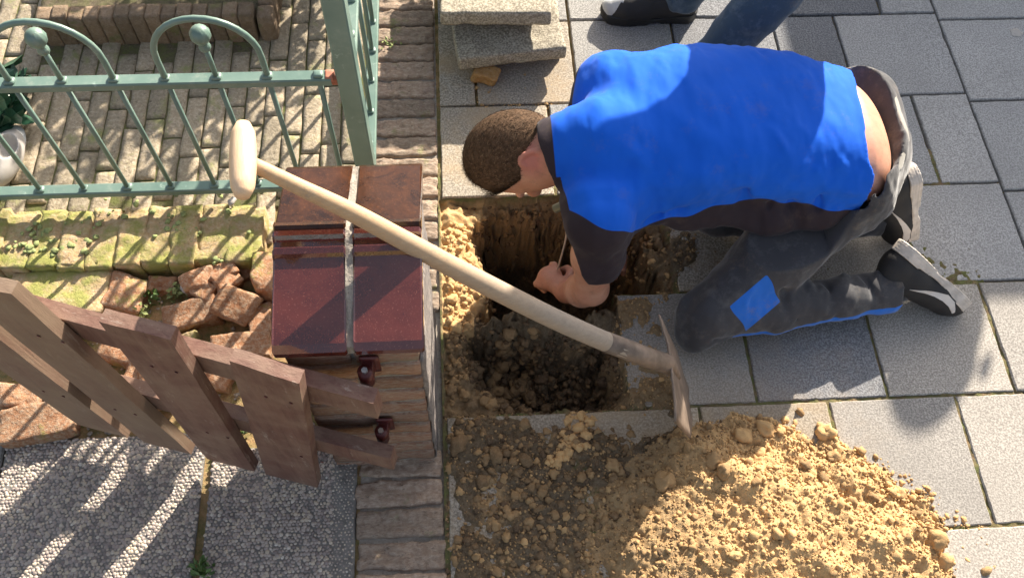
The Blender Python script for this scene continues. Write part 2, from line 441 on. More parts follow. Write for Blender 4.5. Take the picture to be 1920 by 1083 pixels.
def rough_block(name, lx, ly, lz, seed, amp=.003, nseg=(8, 5, 3), round_=.006, ridge=0.0, chip=0.0, ns=28):
    """brick-like block round its centre, corners rounded, faces uneven"""
    bm = bmesh.new()
    nx, ny, nz = nseg
    idx = {}
    def vert(i, j, k):
        if (i, j, k) in idx: return idx[(i, j, k)]
        x, y, z = (i / nx - .5) * lx, (j / ny - .5) * ly, (k / nz - .5) * lz
        ax, ay, az_ = lx / 2 - round_, ly / 2 - round_, lz / 2 - round_
        cx, cy, cz = max(-ax, min(ax, x)), max(-ay, min(ay, y)), max(-az_, min(az_, z))
        d = Vector((x - cx, y - cy, z - cz)); L = d.length
        if L > 1e-6 and (abs(x) > ax) + (abs(y) > ay) + (abs(z) > az_) >= 2:
            d = d / L * round_; x, y, z = cx + d.x, cy + d.y, cz + d.z
        nrm = Vector((x / lx, y / ly, z / lz)).normalized()
        h = amp * n1(x + seed, y, z, ns, 4)
        if ridge: h += ridge * n1(x * .25 + seed, y * 2.6, z, 55, 3)
        if chip: h -= chip * max(0, n1(x + seed * 2, y, z, 13, 2) - .15)
        idx[(i, j, k)] = bm.verts.new(Vector((x, y, z)) + nrm * h)
        return idx[(i, j, k)]
    def quad(a, b, c, d): bm.faces.new((vert(*a), vert(*b), vert(*c), vert(*d)))
    for i in range(nx):
        for j in range(ny):
            quad((i, j, nz), (i + 1, j, nz), (i + 1, j + 1, nz), (i, j + 1, nz))
            quad((i, j, 0), (i, j + 1, 0), (i + 1, j + 1, 0), (i + 1, j, 0))
    for i in range(nx):
        for k in range(nz):
            quad((i, 0, k), (i + 1, 0, k), (i + 1, 0, k + 1), (i, 0, k + 1))
            quad((i, ny, k), (i, ny, k + 1), (i + 1, ny, k + 1), (i + 1, ny, k))
    for j in range(ny):
        for k in range(nz):
            quad((0, j, k), (0, j, k + 1), (0, j + 1, k + 1), (0, j + 1, k))
            quad((nx, j, k), (nx, j + 1, k), (nx, j + 1, k + 1), (nx, j, k + 1))
    me = bm_mesh(bm, name, True)
    return me
def tube(name, pts, rad, seg=12, caps=True, smooth=True, squash=None):
    """round bar along points; rad is a number or a list"""
    pts = [Vector(p) for p in pts]; n = len(pts)
    rs = rad if hasattr(rad, '__len__') else [rad] * n
    bm = bmesh.new(); rings = []
    t0 = (pts[1] - pts[0]).normalized()
    u = t0.orthogonal().normalized()
    for i, p in enumerate(pts):
        t = (pts[min(i + 1, n - 1)] - pts[max(i - 1, 0)]).normalized()
        u = (u - t * u.dot(t)).normalized(); w = t.cross(u)
        rings.append([bm.verts.new(p + (u * math.cos(a) + w * math.sin(a)) * rs[i]) for a in (2 * math.pi * k / seg for k in range(seg))])
    for a, b in zip(rings, rings[1:]):
        for k in range(seg): bm.faces.new((a[k], a[(k + 1) % seg], b[(k + 1) % seg], b[k]))
    if caps: bm.faces.new(rings[0][::-1]); bm.faces.new(rings[-1])
    return bm_mesh(bm, name, smooth)
def bar(name, a, b, wx, wz, up=(0, 0, 1), bev=.0015):
    """rectangular bar from a to b"""
    a = Vector(a); b = Vector(b); t = (b - a).normalized(); up = Vector(up)
    s = t.cross(up).normalized(); u = s.cross(t).normalized()
    prof = []
    for sx, sz in ((1, 1), (-1, 1), (-1, -1), (1, -1)):
        ox, oz = sx * wx / 2, sz * wz / 2
        if sx * sz > 0: prof += [(ox, oz - sz * bev), (ox - sx * bev, oz)]
        else: prof += [(ox - sx * bev, oz), (ox, oz - sz * bev)]
    bm = bmesh.new()
    r1 = [bm.verts.new(a + s * x + u * z) for x, z in prof]
    r2 = [bm.verts.new(b + s * x + u * z) for x, z in prof]
    k = len(prof)
    for i in range(k): bm.faces.new((r1[i], r1[(i + 1) % k], r2[(i + 1) % k], r2[i]))
    bm.faces.new(r1); bm.faces.new(r2[::-1])
    return bm_mesh(bm, name)
def lathe(name, prof, origin, axis, seg=20, flute=0.0, nfl=12):
    origin = Vector(origin); ax = Vector(axis).normalized(); u = ax.orthogonal().normalized(); w = ax.cross(u)
    bm = bmesh.new(); rings = []
    for h, r in prof:
        ring = []
        for k in range(seg):
            a = 2 * math.pi * k / seg; rr = max(r, 1e-4) * (1 + flute * math.cos(nfl * a + h * 60))
            ring.append(bm.verts.new(origin + ax * h + (u * math.cos(a) + w * math.sin(a)) * rr))
        rings.append(ring)
    for a, b in zip(rings, rings[1:]):
        for k in range(seg): bm.faces.new((a[k], a[(k + 1) % seg], b[(k + 1) % seg], b[k]))
    bm.faces.new(rings[0][::-1]); bm.faces.new(rings[-1])
    return bm_mesh(bm, name, True)
def attr_f(me, name, arr):
    a = me.attributes.new(name, 'FLOAT', 'POINT'); a.data.foreach_set('value', np.asarray(arr, np.float32).ravel())
def verts_np(me):
    v = np.empty(len(me.vertices) * 3, np.float32); me.vertices.foreach_get('co', v); return v.reshape(-1, 3)

# ------------------------------------------------------------------ pavement lay-out
ROWS = [-.522, -.219, .084, .389, .6925, .988, 1.284, 1.588, 1.8975, 2.20, 2.50, 2.80]
L1 = 1.439
def row_joints(k):
    y = ROWS[k]
    base = {3: .829, 4: .665, 5: 1.133, 6: 1.274, 7: 1.12, 8: .957, 2: .975, 1: .829, 0: .975, 9: 1.12, 10: .957}[k]
    j = []
    x = base
    while x > -.05: x -= .303
    x += .303
    j = [-.055]
    while x < 2.9:
        if x - j[-1] > .06: j.append(x)
        x += .303
    return j
PIT = dict(x0=.018, x1=.492, y0=.925, y1=1.272)
def in_missing(x0, x1, y0, y1):
    cx, cy = (x0 + x1) / 2, (y0 + y1) / 2
    if .6925 < cy < .988 and cx < .365: return True
    if .988 < cy < 1.284 and cx < .52: return True
    return False
pavers = []
for k in range(len(ROWS) - 1):
    y0, y1 = ROWS[k], ROWS[k + 1]
    js = row_joints(k)
    if k == 5: js = [-.055, .223, .522, .83, 1.133, 1.436, 1.74, 2.04, 2.34, 2.64]
    if k == 4: js = [-.055, .06, .365, .665, .975, 1.281, 1.58, 1.88, 2.18, 2.5]
    if k == 6: js = [-.055, .245, .548, .85, 1.12, 1.274, 1.436, 1.74, 2.04, 2.34, 2.64]
    if k == 7: js = [-.055, .05, .33, .63, .93, 1.12, 1.436, 1.74, 2.04, 2.34, 2.64]
    if k == 8: js = [-.055, .33, .655, .957, 1.27, 1.436, 1.74, 2.04, 2.34, 2.64]
    for a, b in zip(js, js[1:]):
        yy0, yy1 = y0, y1
        if a >= 1.43 and k in (6, 7, 8):
            off = -.027; yy0 += off; yy1 += off
        if a >= 1.43 and k == 5: yy1 -= .027
        if a >= 1.43 and k == 9: yy0 -= .027
        pavers.append((a, b, yy0, yy1, k))

# ------------------------------------------------------------------ terrain under and over the pavers
def sstep(a, b, x):
    t = np.clip((x - a) / (b - a), 0, 1); return t * t * (3 - 2 * t)
def sdbox(x, y, x0, x1, y0, y1, r=.03):
    qx = np.abs(x - (x0 + x1) / 2) - (x1 - x0) / 2 + r; qy = np.abs(y - (y0 + y1) / 2) - (y1 - y0) / 2 + r
    return np.hypot(np.maximum(qx, 0), np.maximum(qy, 0)) + np.minimum(np.maximum(qx, qy), 0) - r
def poly_sd(x, y, pts):
    """signed distance to a polygon, negative inside"""
    d = np.full(x.shape, 1e9); ins = np.zeros(x.shape, bool)
    n = len(pts)
    for i in range(n):
        ax, ay = pts[i]; bx, by = pts[(i + 1) % n]
        ex, ey = bx - ax, by - ay; wx, wy = x - ax, y - ay
        t = np.clip((wx * ex + wy * ey) / (ex * ex + ey * ey), 0, 1)
        d = np.minimum(d, np.hypot(wx - ex * t, wy - ey * t))
        c = ((ay <= y) & (by > y)) | ((by <= y) & (ay > y))
        xc = ax + (y - ay) / np.where(by - ay == 0, 1e-9, by - ay) * (bx - ax)
        ins ^= c & (x < xc)
    return np.where(ins, -d, d)
def pxpoly(l, z=0): return [tuple(P(a, b, z)[:2]) for a, b in l]
heap_poly = pxpoly([(1190, 860), (1290, 800), (1370, 775), (1470, 800), (1560, 820), (1640, 880), (1700, 930), (1760, 990), (1800, 1083), (1790, 1200), (1000, 1250), (1090, 1050), (1110, 950)])
scatter_poly = pxpoly([(835, 770), (1000, 775), (1190, 790), (1290, 790), (1400, 770), (1600, 850), (1780, 960), (1830, 1100), (1800, 1250), (840, 1250)])
bowl_poly = pxpoly([(872, 625), (1000, 610), (1150, 625), (1172, 700), (1165, 752), (1050, 768), (950, 768), (900, 740), (875, 690)])
GX0, GX1, GY0, GY1, GS = -.062, 1.30, .05, 1.40, .0036
gx = np.arange(GX0, GX1 + GS / 2, GS); gy = np.arange(GY0, GY1 + GS / 2, GS)
GXX, GYY = np.meshgrid(gx, gy, indexing='ij')
def terrain(x, y):
    z0 = np.zeros_like(x)
    nz = fbm(x, y, z0, 14, 5, 1); nf = fbm(x, y, z0 + 2, 60, 4, 5); nc = np.abs(fbm(x, y, z0 + 1, 34, 4, 9))
    h = np.full_like(x, -.0042) + .0025 * nf + .002 * nz
    # open sand where pavers were lifted
    openm = (sdbox(x, y, -.055, .365, .6925, .988, .0) < 0) | (sdbox(x, y, -.055, .52, .988, 1.284, 0) < 0)
    h = np.where(openm, -.030 + .012 * nz + .006 * nf - .01 * nc + .02 * sstep(.03, -.04, x) , h)
    h = np.where(openm & (x > .30) & (y < .99), -.012 + .006 * nz, h)
    # deep pit
    d = sdbox(x, y, PIT['x0'] + .01 * 0, PIT['x1'], PIT['y0'], PIT['y1'], .09) + .022 * nz * sstep(1.29, 1.20, y) + .010 * nf - .012 * nc + .006
    dep = sstep(.004, -.075, d)
    bottom = -.46 + .02 * nz + .03 * nc
    h = h * (1 - dep) + bottom * dep
    shelf = sstep(.02, -.01, sdbox(x, y, .02, .30, 1.20, 1.272, .02)) * 0
    # shallow bowl in front of it
    d2 = poly_sd(x, y, bowl_poly) + .014 * nz + .009 * nf - .010 * nc
    dep2 = sstep(.006, -.06, d2) * (1 - dep)
    h = h * (1 - dep2) + (-.20 + .022 * nz + .020 * nf + .05 * nc - .03 * sstep(.8, .70, y)) * dep2
    # sand bank between the pit and the bowl (crumbling lip)
    lip = np.exp(-((y - .915 - .01 * nz) / .022) ** 2) * sstep(.02, .06, x) * sstep(.36, .30, x)
    h = h + lip * (.045 + .03 * nf) * (1 - .6 * dep)
    # thin spread of earth and the heap
    ds = -poly_sd(x, y, scatter_poly) + .03 * nz
    notmiss = ~openm
    thin = sstep(-.01, .05, ds) * (.0165 + .006 * nz + .007 * nf + .004 * nc)
    thin = thin * (1 - .0 * x)
    h = np.where(notmiss, np.maximum(h, -.012 + thin * (1.0 + 0 * x)), h)
    sp1 = pxpoly([(1130, 540), (1215, 552), (1262, 640), (1275, 790), (1130, 800)]); sp2 = pxpoly([(1235, 415), (1350, 415), (1320, 480), (1270, 575), (1225, 570)])
    dsp = np.maximum(-poly_sd(x, y, sp1), -poly_sd(x, y, sp2)) + .02 * nz
    h = np.where(notmiss & (dsp > 0), np.maximum(h, -.006 + sstep(0, .04, dsp) * (.0085 + .006 * nz + .006 * nf)), h)
    dh = -poly_sd(x, y, heap_poly) + .02 * nz + .008 * nf
    heap = sstep(-.004, .17, dh)
    rid = .018 * np.maximum(0, noise3(x * .8 + y * .6, y * .3, z0, 22, 4))
    hh = .034 * heap + sstep(0, .03, dh) * (.008 * nz + .0045 * nf + .005 * nc + rid * .5 + .004)
    h = np.where(dh > -.003, np.maximum(h, hh), h)
    return h, openm, dep, dep2, dh, ds, nz, nf
H_, OPN, DEP, DEP2, DHP, DSC, NZ, NF = terrain(GXX, GYY)
nxg, nyg = GXX.shape
V = np.stack([GXX, GYY, H_], -1).reshape(-1, 3)
ii, jj = np.meshgrid(np.arange(nxg - 1), np.arange(nyg - 1), indexing='ij')
a_ = (ii * nyg + jj).ravel()
_g = np.gradient(H_, GS)
_st = np.clip((np.hypot(_g[0], _g[1]) - .8) / 3, 0, 1).ravel()
_n1 = fbm(V[:, 0] * .8, V[:, 1] * .8, V[:, 2], 26, 4, 51); _n2 = fbm(V[:, 0] * .8, V[:, 1] * .8, V[:, 2], 26, 4, 57)
V[:, 0] += .012 * _n1 * _st; V[:, 1] += .010 * _n2 * _st * (V[:, 1] < 1.268)
Qd = np.stack([a_, a_ + nyg, a_ + nyg + 1, a_ + 1], -1)
me = np_mesh('ground_soil', V, Qd)
moist = np.full_like(GXX, .5)
moist = np.where(OPN, .45, moist)
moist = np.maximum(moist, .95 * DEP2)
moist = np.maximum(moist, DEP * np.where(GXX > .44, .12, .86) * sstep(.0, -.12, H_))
moist = np.where((OPN) & (GXX < .05) & (GYY > .90), .02, moist)
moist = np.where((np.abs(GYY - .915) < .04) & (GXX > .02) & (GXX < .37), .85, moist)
scat = (DSC > -.01) & ~OPN
moist = np.where(scat, .58 + .35 * np.clip(NZ, -1, 1), moist)
heapm = sstep(.0, .05, DHP)
_cov = (~OPN) & (H_ > -.001) & (DHP < 0) & (GYY > .68)
moist = np.where(_cov, np.where(GXX > .50, .72, .42), moist)
left_dark = sstep(.62, .36, GXX + .25 * (GYY - .5))  # heap tone gets darker towards its left side
moist = np.where(DHP > 0, .02 + .30 * left_dark + .10 * np.maximum(0, NZ), moist)
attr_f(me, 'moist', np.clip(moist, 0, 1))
mossv = np.where((~OPN) & (H_ < .0005), 1.0, 0.0)
attr_f(me, 'moss', mossv)
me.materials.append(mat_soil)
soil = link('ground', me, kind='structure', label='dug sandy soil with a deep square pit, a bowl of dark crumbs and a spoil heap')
from_grid = (gx, gy, H_)
def ground_z(x, y):
    i = int(np.clip((x - GX0) / GS, 0, nxg - 1)); j = int(np.clip((y - GY0) / GS, 0, nyg - 1))
    return float(H_[i, j])

# the far ground sheet, ringed round the fine patch
def ring_sheet(name, R, x0, x1, y0, y1, z, mat, **k):
    xs = [-R, x0, x1, R]; ys = [-R, y0, y1, R]
    V = [(x, y, z) for x in xs for y in ys]; Fc = []
    for i in range(3):
        for j in range(3):
            if i == 1 and j == 1: continue
            a = i * 4 + j; Fc.append((a, a + 4, a + 5, a + 1))
    me = mesh(name, V, Fc); me.materials.append(mat)
    attr_f(me, 'moist', [.3] * 16); attr_f(me, 'moss', [.8] * 16)
    return link(name, me, **k)
ring_sheet('ground_sand', 40, GX0 + .002, GX1 - .002, GY0 + .002, GY1 - .002, -.014, mat_soil, kind='structure')

pavement = empty('pavement', kind='structure')
for (a, b, y0, y1, k) in pavers:
    if in_missing(a, b, y0, y1): continue
    cx, cy = (a + b) / 2, (y0 + y1) / 2
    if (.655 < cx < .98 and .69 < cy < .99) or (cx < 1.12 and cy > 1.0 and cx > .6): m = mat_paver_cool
    elif cx > 1.12 and cy > .99: m = mat_paver_pale
    elif cx < .38 and cy > 1.28: m = mat_paver_dirty if cy < 1.9 else mat_paver_mid
    elif cx < .7: m = mat_paver_mid if cy > .6 else mat_paver_dirty
    else: m = mat_paver_warm
    if .83 < cx < 1.13 and .99 < cy < 1.28: m = mat_paver_warm
    if .36 < cx < .66 and .69 < cy < .99: m = mat_paver_mid
    if .52 < cx < .83 and .99 < cy < 1.28: m = mat_paver_dirty
    g = .0038
    o = link('paver', chipped_me('paver', a + g, b - g, y0 + g, y1 - g, -.045, 0, seed=cx * 5 + cy, step=.012 if cx < 1.9 and 0 < cy < 2.1 else .1), m, pavement)

# ------------------------------------------------------------------ clods and crumbs
def ico(sub):
    bm = bmesh.new(); bmesh.ops.create_icosphere(bm, subdivisions=sub, radius=1)
    v = np.array([p.co for p in bm.verts], np.float32); f = np.array([[q.index for q in t.verts] for t in bm.faces], np.int32)
    bm.free(); return v, f
ICO1, ICO2 = ico(1), ico(2)
ICO3 = ico(3)
def lumps(name, items, mat, amp=.55, tone=None, attr='moist', parent=None, smooth=True, nsc=1.7, **k):
    """items: (x, y, z, r, value[, flat]) joined into one mesh"""
    VV, TT, AA = [], [], []; off = 0
    for it in items:
        x, y, z, r, m = it[:5]; fl = it[5] if len(it) > 5 else .75
        v, f = (ICO1 if r < .0045 else ICO2 if r < .013 else ICO3)
        s = rng.random(3) * 50
        d = 1 + (amp if r < .013 else min(amp, .38)) * fbm(v[:, 0] + s[0], v[:, 1] + s[1], v[:, 2] + s[2], nsc, 2 if r < .013 else 4)
        sc = np.array([1, rng.uniform(.7, 1.05), fl]) * r
        a = rng.uniform(0, 6.283); ca, sa = math.cos(a), math.sin(a)
        w = v * d[:, None] * sc
        w = np.stack([w[:, 0] * ca - w[:, 1] * sa, w[:, 0] * sa + w[:, 1] * ca, w[:, 2]], -1) + (x, y, z)
        VV.append(w); TT.append(f + off); AA.append(np.full(len(v), m)); off += len(v)
    me = np_mesh(name, np.concatenate(VV), np.zeros((0, 4)), np.concatenate(TT), smooth)
    attr_f(me, attr, np.concatenate(AA)); me.materials.append(mat)
    return link(name, me, parent=parent, **k)
items = []
def sample(poly, n, rf, mf, zoff=.1, pred=None):
    xs = [p[0] for p in poly]; ys = [p[1] for p in poly]; c = 0; tries = 0
    while c < n and tries < n * 20:
        tries += 1
        x = rng.uniform(min(xs), max(xs)); y = rng.uniform(max(min(ys), .10), max(ys))
        if float(poly_sd(np.array([x]), np.array([y]), poly)[0]) > 0: continue
        if pred and not pred(x, y): continue
        r = rf(x, y); z = ground_z(x, y)
        items.append((x, y, z + r * (zoff - .15), r, float(np.clip(mf(x, y), 0, 1)), rng.uniform(.6, .9))); c += 1
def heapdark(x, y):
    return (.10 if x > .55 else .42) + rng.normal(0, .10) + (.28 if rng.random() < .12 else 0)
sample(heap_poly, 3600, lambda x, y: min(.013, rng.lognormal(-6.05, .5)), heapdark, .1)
sample(scatter_poly, 9000, lambda x, y: min(.010, rng.lognormal(-6.15, .45)), lambda x, y: (.62 if x < .45 else .35) + rng.normal(0, .24), .3)
sample(bowl_poly, 900, lambda x, y: min(.02, rng.lognormal(-5.2, .5)), lambda x, y: .92 + rng.normal(0, .08), .05)
left_poly = pxpoly([(832, 410), (878, 415), (885, 560), (880, 640), (870, 740), (835, 760)])
sample(left_poly, 420, lambda x, y: min(.014, rng.lognormal(-5.4, .5)), lambda x, y: (.08 if y > .92 else .6) + rng.normal(0, .08), .2)
wallpts = np.argwhere((_st.reshape(H_.shape) > .25) & (H_ < -.03))
for q in rng.choice(len(wallpts), 1500):
    i_, j_ = wallpts[q]; k_ = i_ * nyg + j_; r_ = rng.uniform(.002, .008); zz_ = float(V[k_, 2])
    if zz_ < -.40: continue
    items.append((float(V[k_, 0]), float(V[k_, 1]), zz_, r_, float(np.clip((.2 if V[k_, 0] > .44 else .88) + rng.normal(0, .1), 0, 1)), .9))
top_poly = pxpoly([(870, 175), (950, 130), (1060, 120), (1060, 200), (1000, 215), (900, 205)])
sample(top_poly, 420, lambda x, y: min(.006, rng.lognormal(-6.2, .4)), lambda x, y: .3 + rng.normal(0, .25), .4)
ridge_poly = pxpoly([(930, 625), (1000, 610), (1020, 640), (990, 680), (955, 720), (925, 760), (905, 745)])
sample(ridge_poly, 160, lambda x, y: rng.uniform(.006, .017), lambda x, y: .75 + rng.normal(0, .15), .2)
far_poly = pxpoly([(1290, 790), (1500, 780), (1700, 880), (1860, 1000), (1880, 1083), (1800, 1083), (1600, 860)])
sample(pxpoly([(840, 790), (1200, 800), (1150, 1000), (1080, 1083), (840, 1083)]), 260, lambda x, y: rng.uniform(.004, .012), lambda x, y: .72 + rng.normal(0, .15), .1)
sample(pxpoly([(1065, 768), (1095, 762), (1118, 785), (1102, 815), (1108, 845), (1068, 850), (1040, 885), (1022, 868), (1052, 835), (1058, 800)]), 170, lambda x, y: min(.012, rng.lognormal(-5.5, .45)), lambda x, y: .06, .4)
sample(far_poly, 700, lambda x, y: min(.009, rng.lognormal(-6.1, .6)), lambda x, y: .3 + rng.normal(0, .2), .5)
sample(pxpoly([(1150, 555), (1250, 560), (1275, 700), (1270, 790), (1150, 790)]), 700, lambda x, y: min(.007, rng.lognormal(-6.2, .45)), lambda x, y: .4 + rng.normal(0, .15), .3)
sample(pxpoly([(1240, 420), (1380, 425), (1330, 500), (1280, 590), (1235, 570)]), 520, lambda x, y: min(.006, rng.lognormal(-6.2, .4)), lambda x, y: .7 + rng.normal(0, .15), .3)
# bigger named lumps read off the photograph
big = [(1440, 800, .022, .1), (1395, 815, .020, .08), (1425, 845, .018, .15), (1550, 810, .022, .08), (1565, 855, .016, .5), (1510, 872, .014, .7), (1545, 893, .012, .65),
       (1330, 800, .012, .6), (1340, 860, .018, .55), (1360, 880, .016, .6), (1640, 930, .014, .65), (1690, 925, .014, .3), (1720, 960, .013, .6), (1760, 1010, .022, .35),
       (1775, 1050, .018, .25), (1700, 1000, .013, .25), (1680, 1040, .012, .3), (1600, 940, .013, .55), (1500, 770, .010, .6), (1250, 900, .020, .5), (1150, 870, .016, .5),
       (860, 830, .022, .85), (930, 850, .018, .8), (985, 860, .018, .85), (905, 900, .014, .85), (1085, 800, .014, .06), (1090, 778, .012, .05), (1108, 790, .011, .05), (1072, 820, .012, .1), (1058, 835, .010, .1), (1100, 835, .010, .1),
       (1100, 815, .013, .06), (1065, 848, .011, .12), (1045, 868, .012, .15), (1085, 838, .012, .08), (1240, 825, .010, .4), (1615, 845, .012, .5), (1850, 1070, .012, .6),
       (1460, 1000, .012, .3), (1380, 1040, .014, .25), (1210, 960, .014, .35)]
for (px, py, r, m) in big:
    p = P(px, py, .02); z = ground_z(p[0], p[1]); p = P(px, py, max(z, 0) + r * .5)
    items.append((p[0], p[1], max(z, 0) + r * .05, r, m, rng.uniform(.65, .9)))
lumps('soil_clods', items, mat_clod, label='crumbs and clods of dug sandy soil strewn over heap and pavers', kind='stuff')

# ------------------------------------------------------------------ brick edging (bricks on edge) beside the pavement
edging = empty('brick_edging', kind='structure')
bm_edge = [rough_block('edging_brick', .178, .061, .10, s * 3.1, amp=.0046, nseg=(30, 14, 2), round_=.009, ridge=.0012, chip=.014, ns=55) for s in range(7)]
y = 2.32; k = 0
while y > .10:
    if not (.60 < y < .93):
        me = bm_edge[k % 7]
        o = link('brick', me, mat_brick_edge, edging, local=True)
        w = -.150 if y > .9 else -.157
        o.location = (w + rnd.uniform(-.003, .003), y, -.050 + rnd.uniform(-.003, .002))
        o.rotation_euler = (rnd.uniform(-.03, .03), rnd.uniform(-.01, .01), rnd.uniform(-.03, .03) + (math.pi if rnd.random() < .5 else 0))
        if y < .6: o.scale = (1.08, 1.03, 1)
    y -= .0665; k += 1
me = box_me('mortar', -.245, -.060, .08, 2.35, -.09, -.013, .002)
link('mortar', me, mat_mortar, edging)

# ------------------------------------------------------------------ garden: clay pavers, palisade, bed
garden = empty('garden_path', kind='structure')
bm_g = [rough_block('clay_paver', .050, .196, .06, 40 + s * 2.3, amp=.0016, nseg=(4, 12, 1), round_=.004, chip=.003) for s in range(6)]
col = 0; x = -1.60
GB_Y0 = 1.305
while x < -.245:
    y = GB_Y0 + (.1 if col % 2 else 0) + .035 * ((col * 7) % 3 - 1)
    y -= .2
    while y < 2.3:
        yc = y + .1
        y += .2005
        if yc < GB_Y0 - .04 : continue
        if (P(105, 70)[0] < x < P(488, 70)[0] + .02) and yc > 1.86: continue
        o = link('brick', bm_g[rnd.randrange(6)], mat_brick_garden, garden, local=True)
        o.location = (x, yc, -.030 + rnd.uniform(-.003, .002)); o.rotation_euler = (rnd.uniform(-.012, .012), rnd.uniform(-.03, .03), rnd.uniform(-.012, .012) + (math.pi if rnd.random() < .5 else 0))
    x += .0523; col += 1
me = box_me('sand_joint', -1.75, -.237, 1.28, 2.45, -.08, -.006, .002); attr_f(me, 'moist', [.55] * 12); attr_f(me, 'moss', [1] * 12)
link('sand_bedding', me, mat_rubble_soil, garden)

pal_y = P(300, 82)[1]
pal = empty('palisade_edging', (P(100, 82)[0], pal_y, 0), label='row of short brown concrete palisade blocks edging the planting bed', cat='edging')
xa, xb = P(92, 82)[0], P(486, 82)[0]; npal = 14
for i in range(npal):
    w = (xb - xa) / npal; cx = xa + (i + .5) * w
    o = link('block', rough_block('palisade_block', w - .003, .05, .20, 70 + i, amp=.0015, nseg=(6, 4, 6), round_=.012), mat_palisade, pal)
    o.location = (cx, pal_y + .03, -.005 + rnd.uniform(-.004, .003))
for i in range(7):
    o = link('block', rough_block('palisade_block', .05, .055, .19, 90 + i, amp=.0015, nseg=(4, 4, 5), round_=.010), mat_palisade, pal)
    o.location = (xb + .03, pal_y + .03 + .058 * i, -.01)
bed = rough_block('planting_bed', xb - xa + .03, .70, .16, 5, amp=.012, nseg=(40, 40, 2), round_=.01, ns=30)
attr_f(bed, 'moist', [.8] * len(bed.vertices)); attr_f(bed, 'moss', [.5] * len(bed.vertices))
o = link('planting_bed', bed, mat_rubble_soil, kind='structure'); o.location = ((xa + xb) / 2, pal_y + .055 + .35, -.02)

def leaf_mesh(name, centers, n, size, spread, seed, up=.3, parent=None, mat=mat_leaf, **k):
    r = np.random.default_rng(seed); V = []; Fc = []
    for i in range(n):
        c = centers[r.integers(len(centers))]; p = np.array(c) + r.normal(0, 1, 3) * spread
        d = r.normal(0, 1, 3); d[2] = abs(d[2]) * up; d /= np.linalg.norm(d)
        s = np.cross(d, r.normal(0, 1, 3)); s /= np.linalg.norm(s); L = size * r.uniform(.6, 1.3); w = L * .28
        nn = np.cross(d, s) * L * .12
        b = len(V)
        V += [p, p + d * L * .35 + s * w + nn, p + d * L * .75 + s * w * .7 + nn, p + d * L, p + d * L * .75 - s * w * .7 + nn, p + d * L * .35 - s * w + nn, p + d * L * .5]
        Fc += [(b, b + 1, b + 6), (b + 1, b + 2, b + 6), (b + 2, b + 3, b + 6), (b + 3, b + 4, b + 6), (b + 4, b + 5, b + 6), (b + 5, b, b + 6)]
    return link(name, mesh(name, V, Fc), mat, parent, **k)
# a shrub added out of view in the bed to dapple the path
sh = empty('shade_shrub', (-.34, 2.38, 0), label='leafy green shrub added out of view beyond the palisade to dapple the path', cat='shrub')
cent = [(-.34 + rng.normal(0, .17), 2.38 + rng.normal(0, .09), .40 + rng.uniform(-.14, .2)) for _ in range(34)]
leaf_mesh('foliage', cent, 1700, .045, .045, 3, parent=sh)
for i in range(7):
    c = cent[i * 3]; link('branch', tube('branch', [(-.34, 2.38, .02), ((c[0] - .34) / 2, (c[1] + 2.38) / 2, .2), c], [.008, .005, .002], 6), mat_palisade, sh)

# ------------------------------------------------------------------ low garden wall with mossy bricks on edge
WZ = .052
wy0 = P(250, 497, WZ)[1]; wy1 = P(250, 388, WZ)[1]
wall = empty('garden_wall', (-.9, wy0, 0), label='low garden wall capped with mossy yellowish bricks on edge below the green railing', cat='wall')
bm_w = [rough_block('coping_brick', .063, wy1 - wy0, .13, 100 + s * 3.7, amp=.006, nseg=(7, 18, 6), round_=.012, chip=.008) for s in range(7)]
x = -1.46; i = 0
while x < -.50:
    o = link('brick', bm_w[i % 7], mat_brick_mossy, wall)
    o.location = (x, (wy0 + wy1) / 2 + rnd.uniform(-.004, .004), WZ - .065 + rnd.uniform(-.004, .003)); o.rotation_euler = (rnd.uniform(-.02, .02), rnd.uniform(-.04, .04), rnd.uniform(-.03, .03) + (math.pi if rnd.random() < .5 else 0))
    x += .0655; i += 1
link('mortar', rough_block('mortar', .99, wy1 - wy0 - .018, .13, 3, amp=.005, nseg=(80, 16, 4), round_=.008), mat_brick_mossy, wall).location = (-.985, (wy0 + wy1) / 2, WZ - .069)
mossi = []
for _ in range(420):
    x = rng.uniform(-1.3, -.52); yy = rng.uniform(wy0 - .004, wy0 + (.16 if rng.random() < .7 else .2))
    if float(fbm(np.float64(x), np.float64(yy), np.float64(1), 12, 3)) < .12: continue
    mossi.append((x, yy, WZ + rng.uniform(-.003, .003), rng.uniform(.003, .009), rng.random(), .45))
lumps('moss', mossi, mat_leaf_pale, amp=.5, parent=wall, kind='stuff')

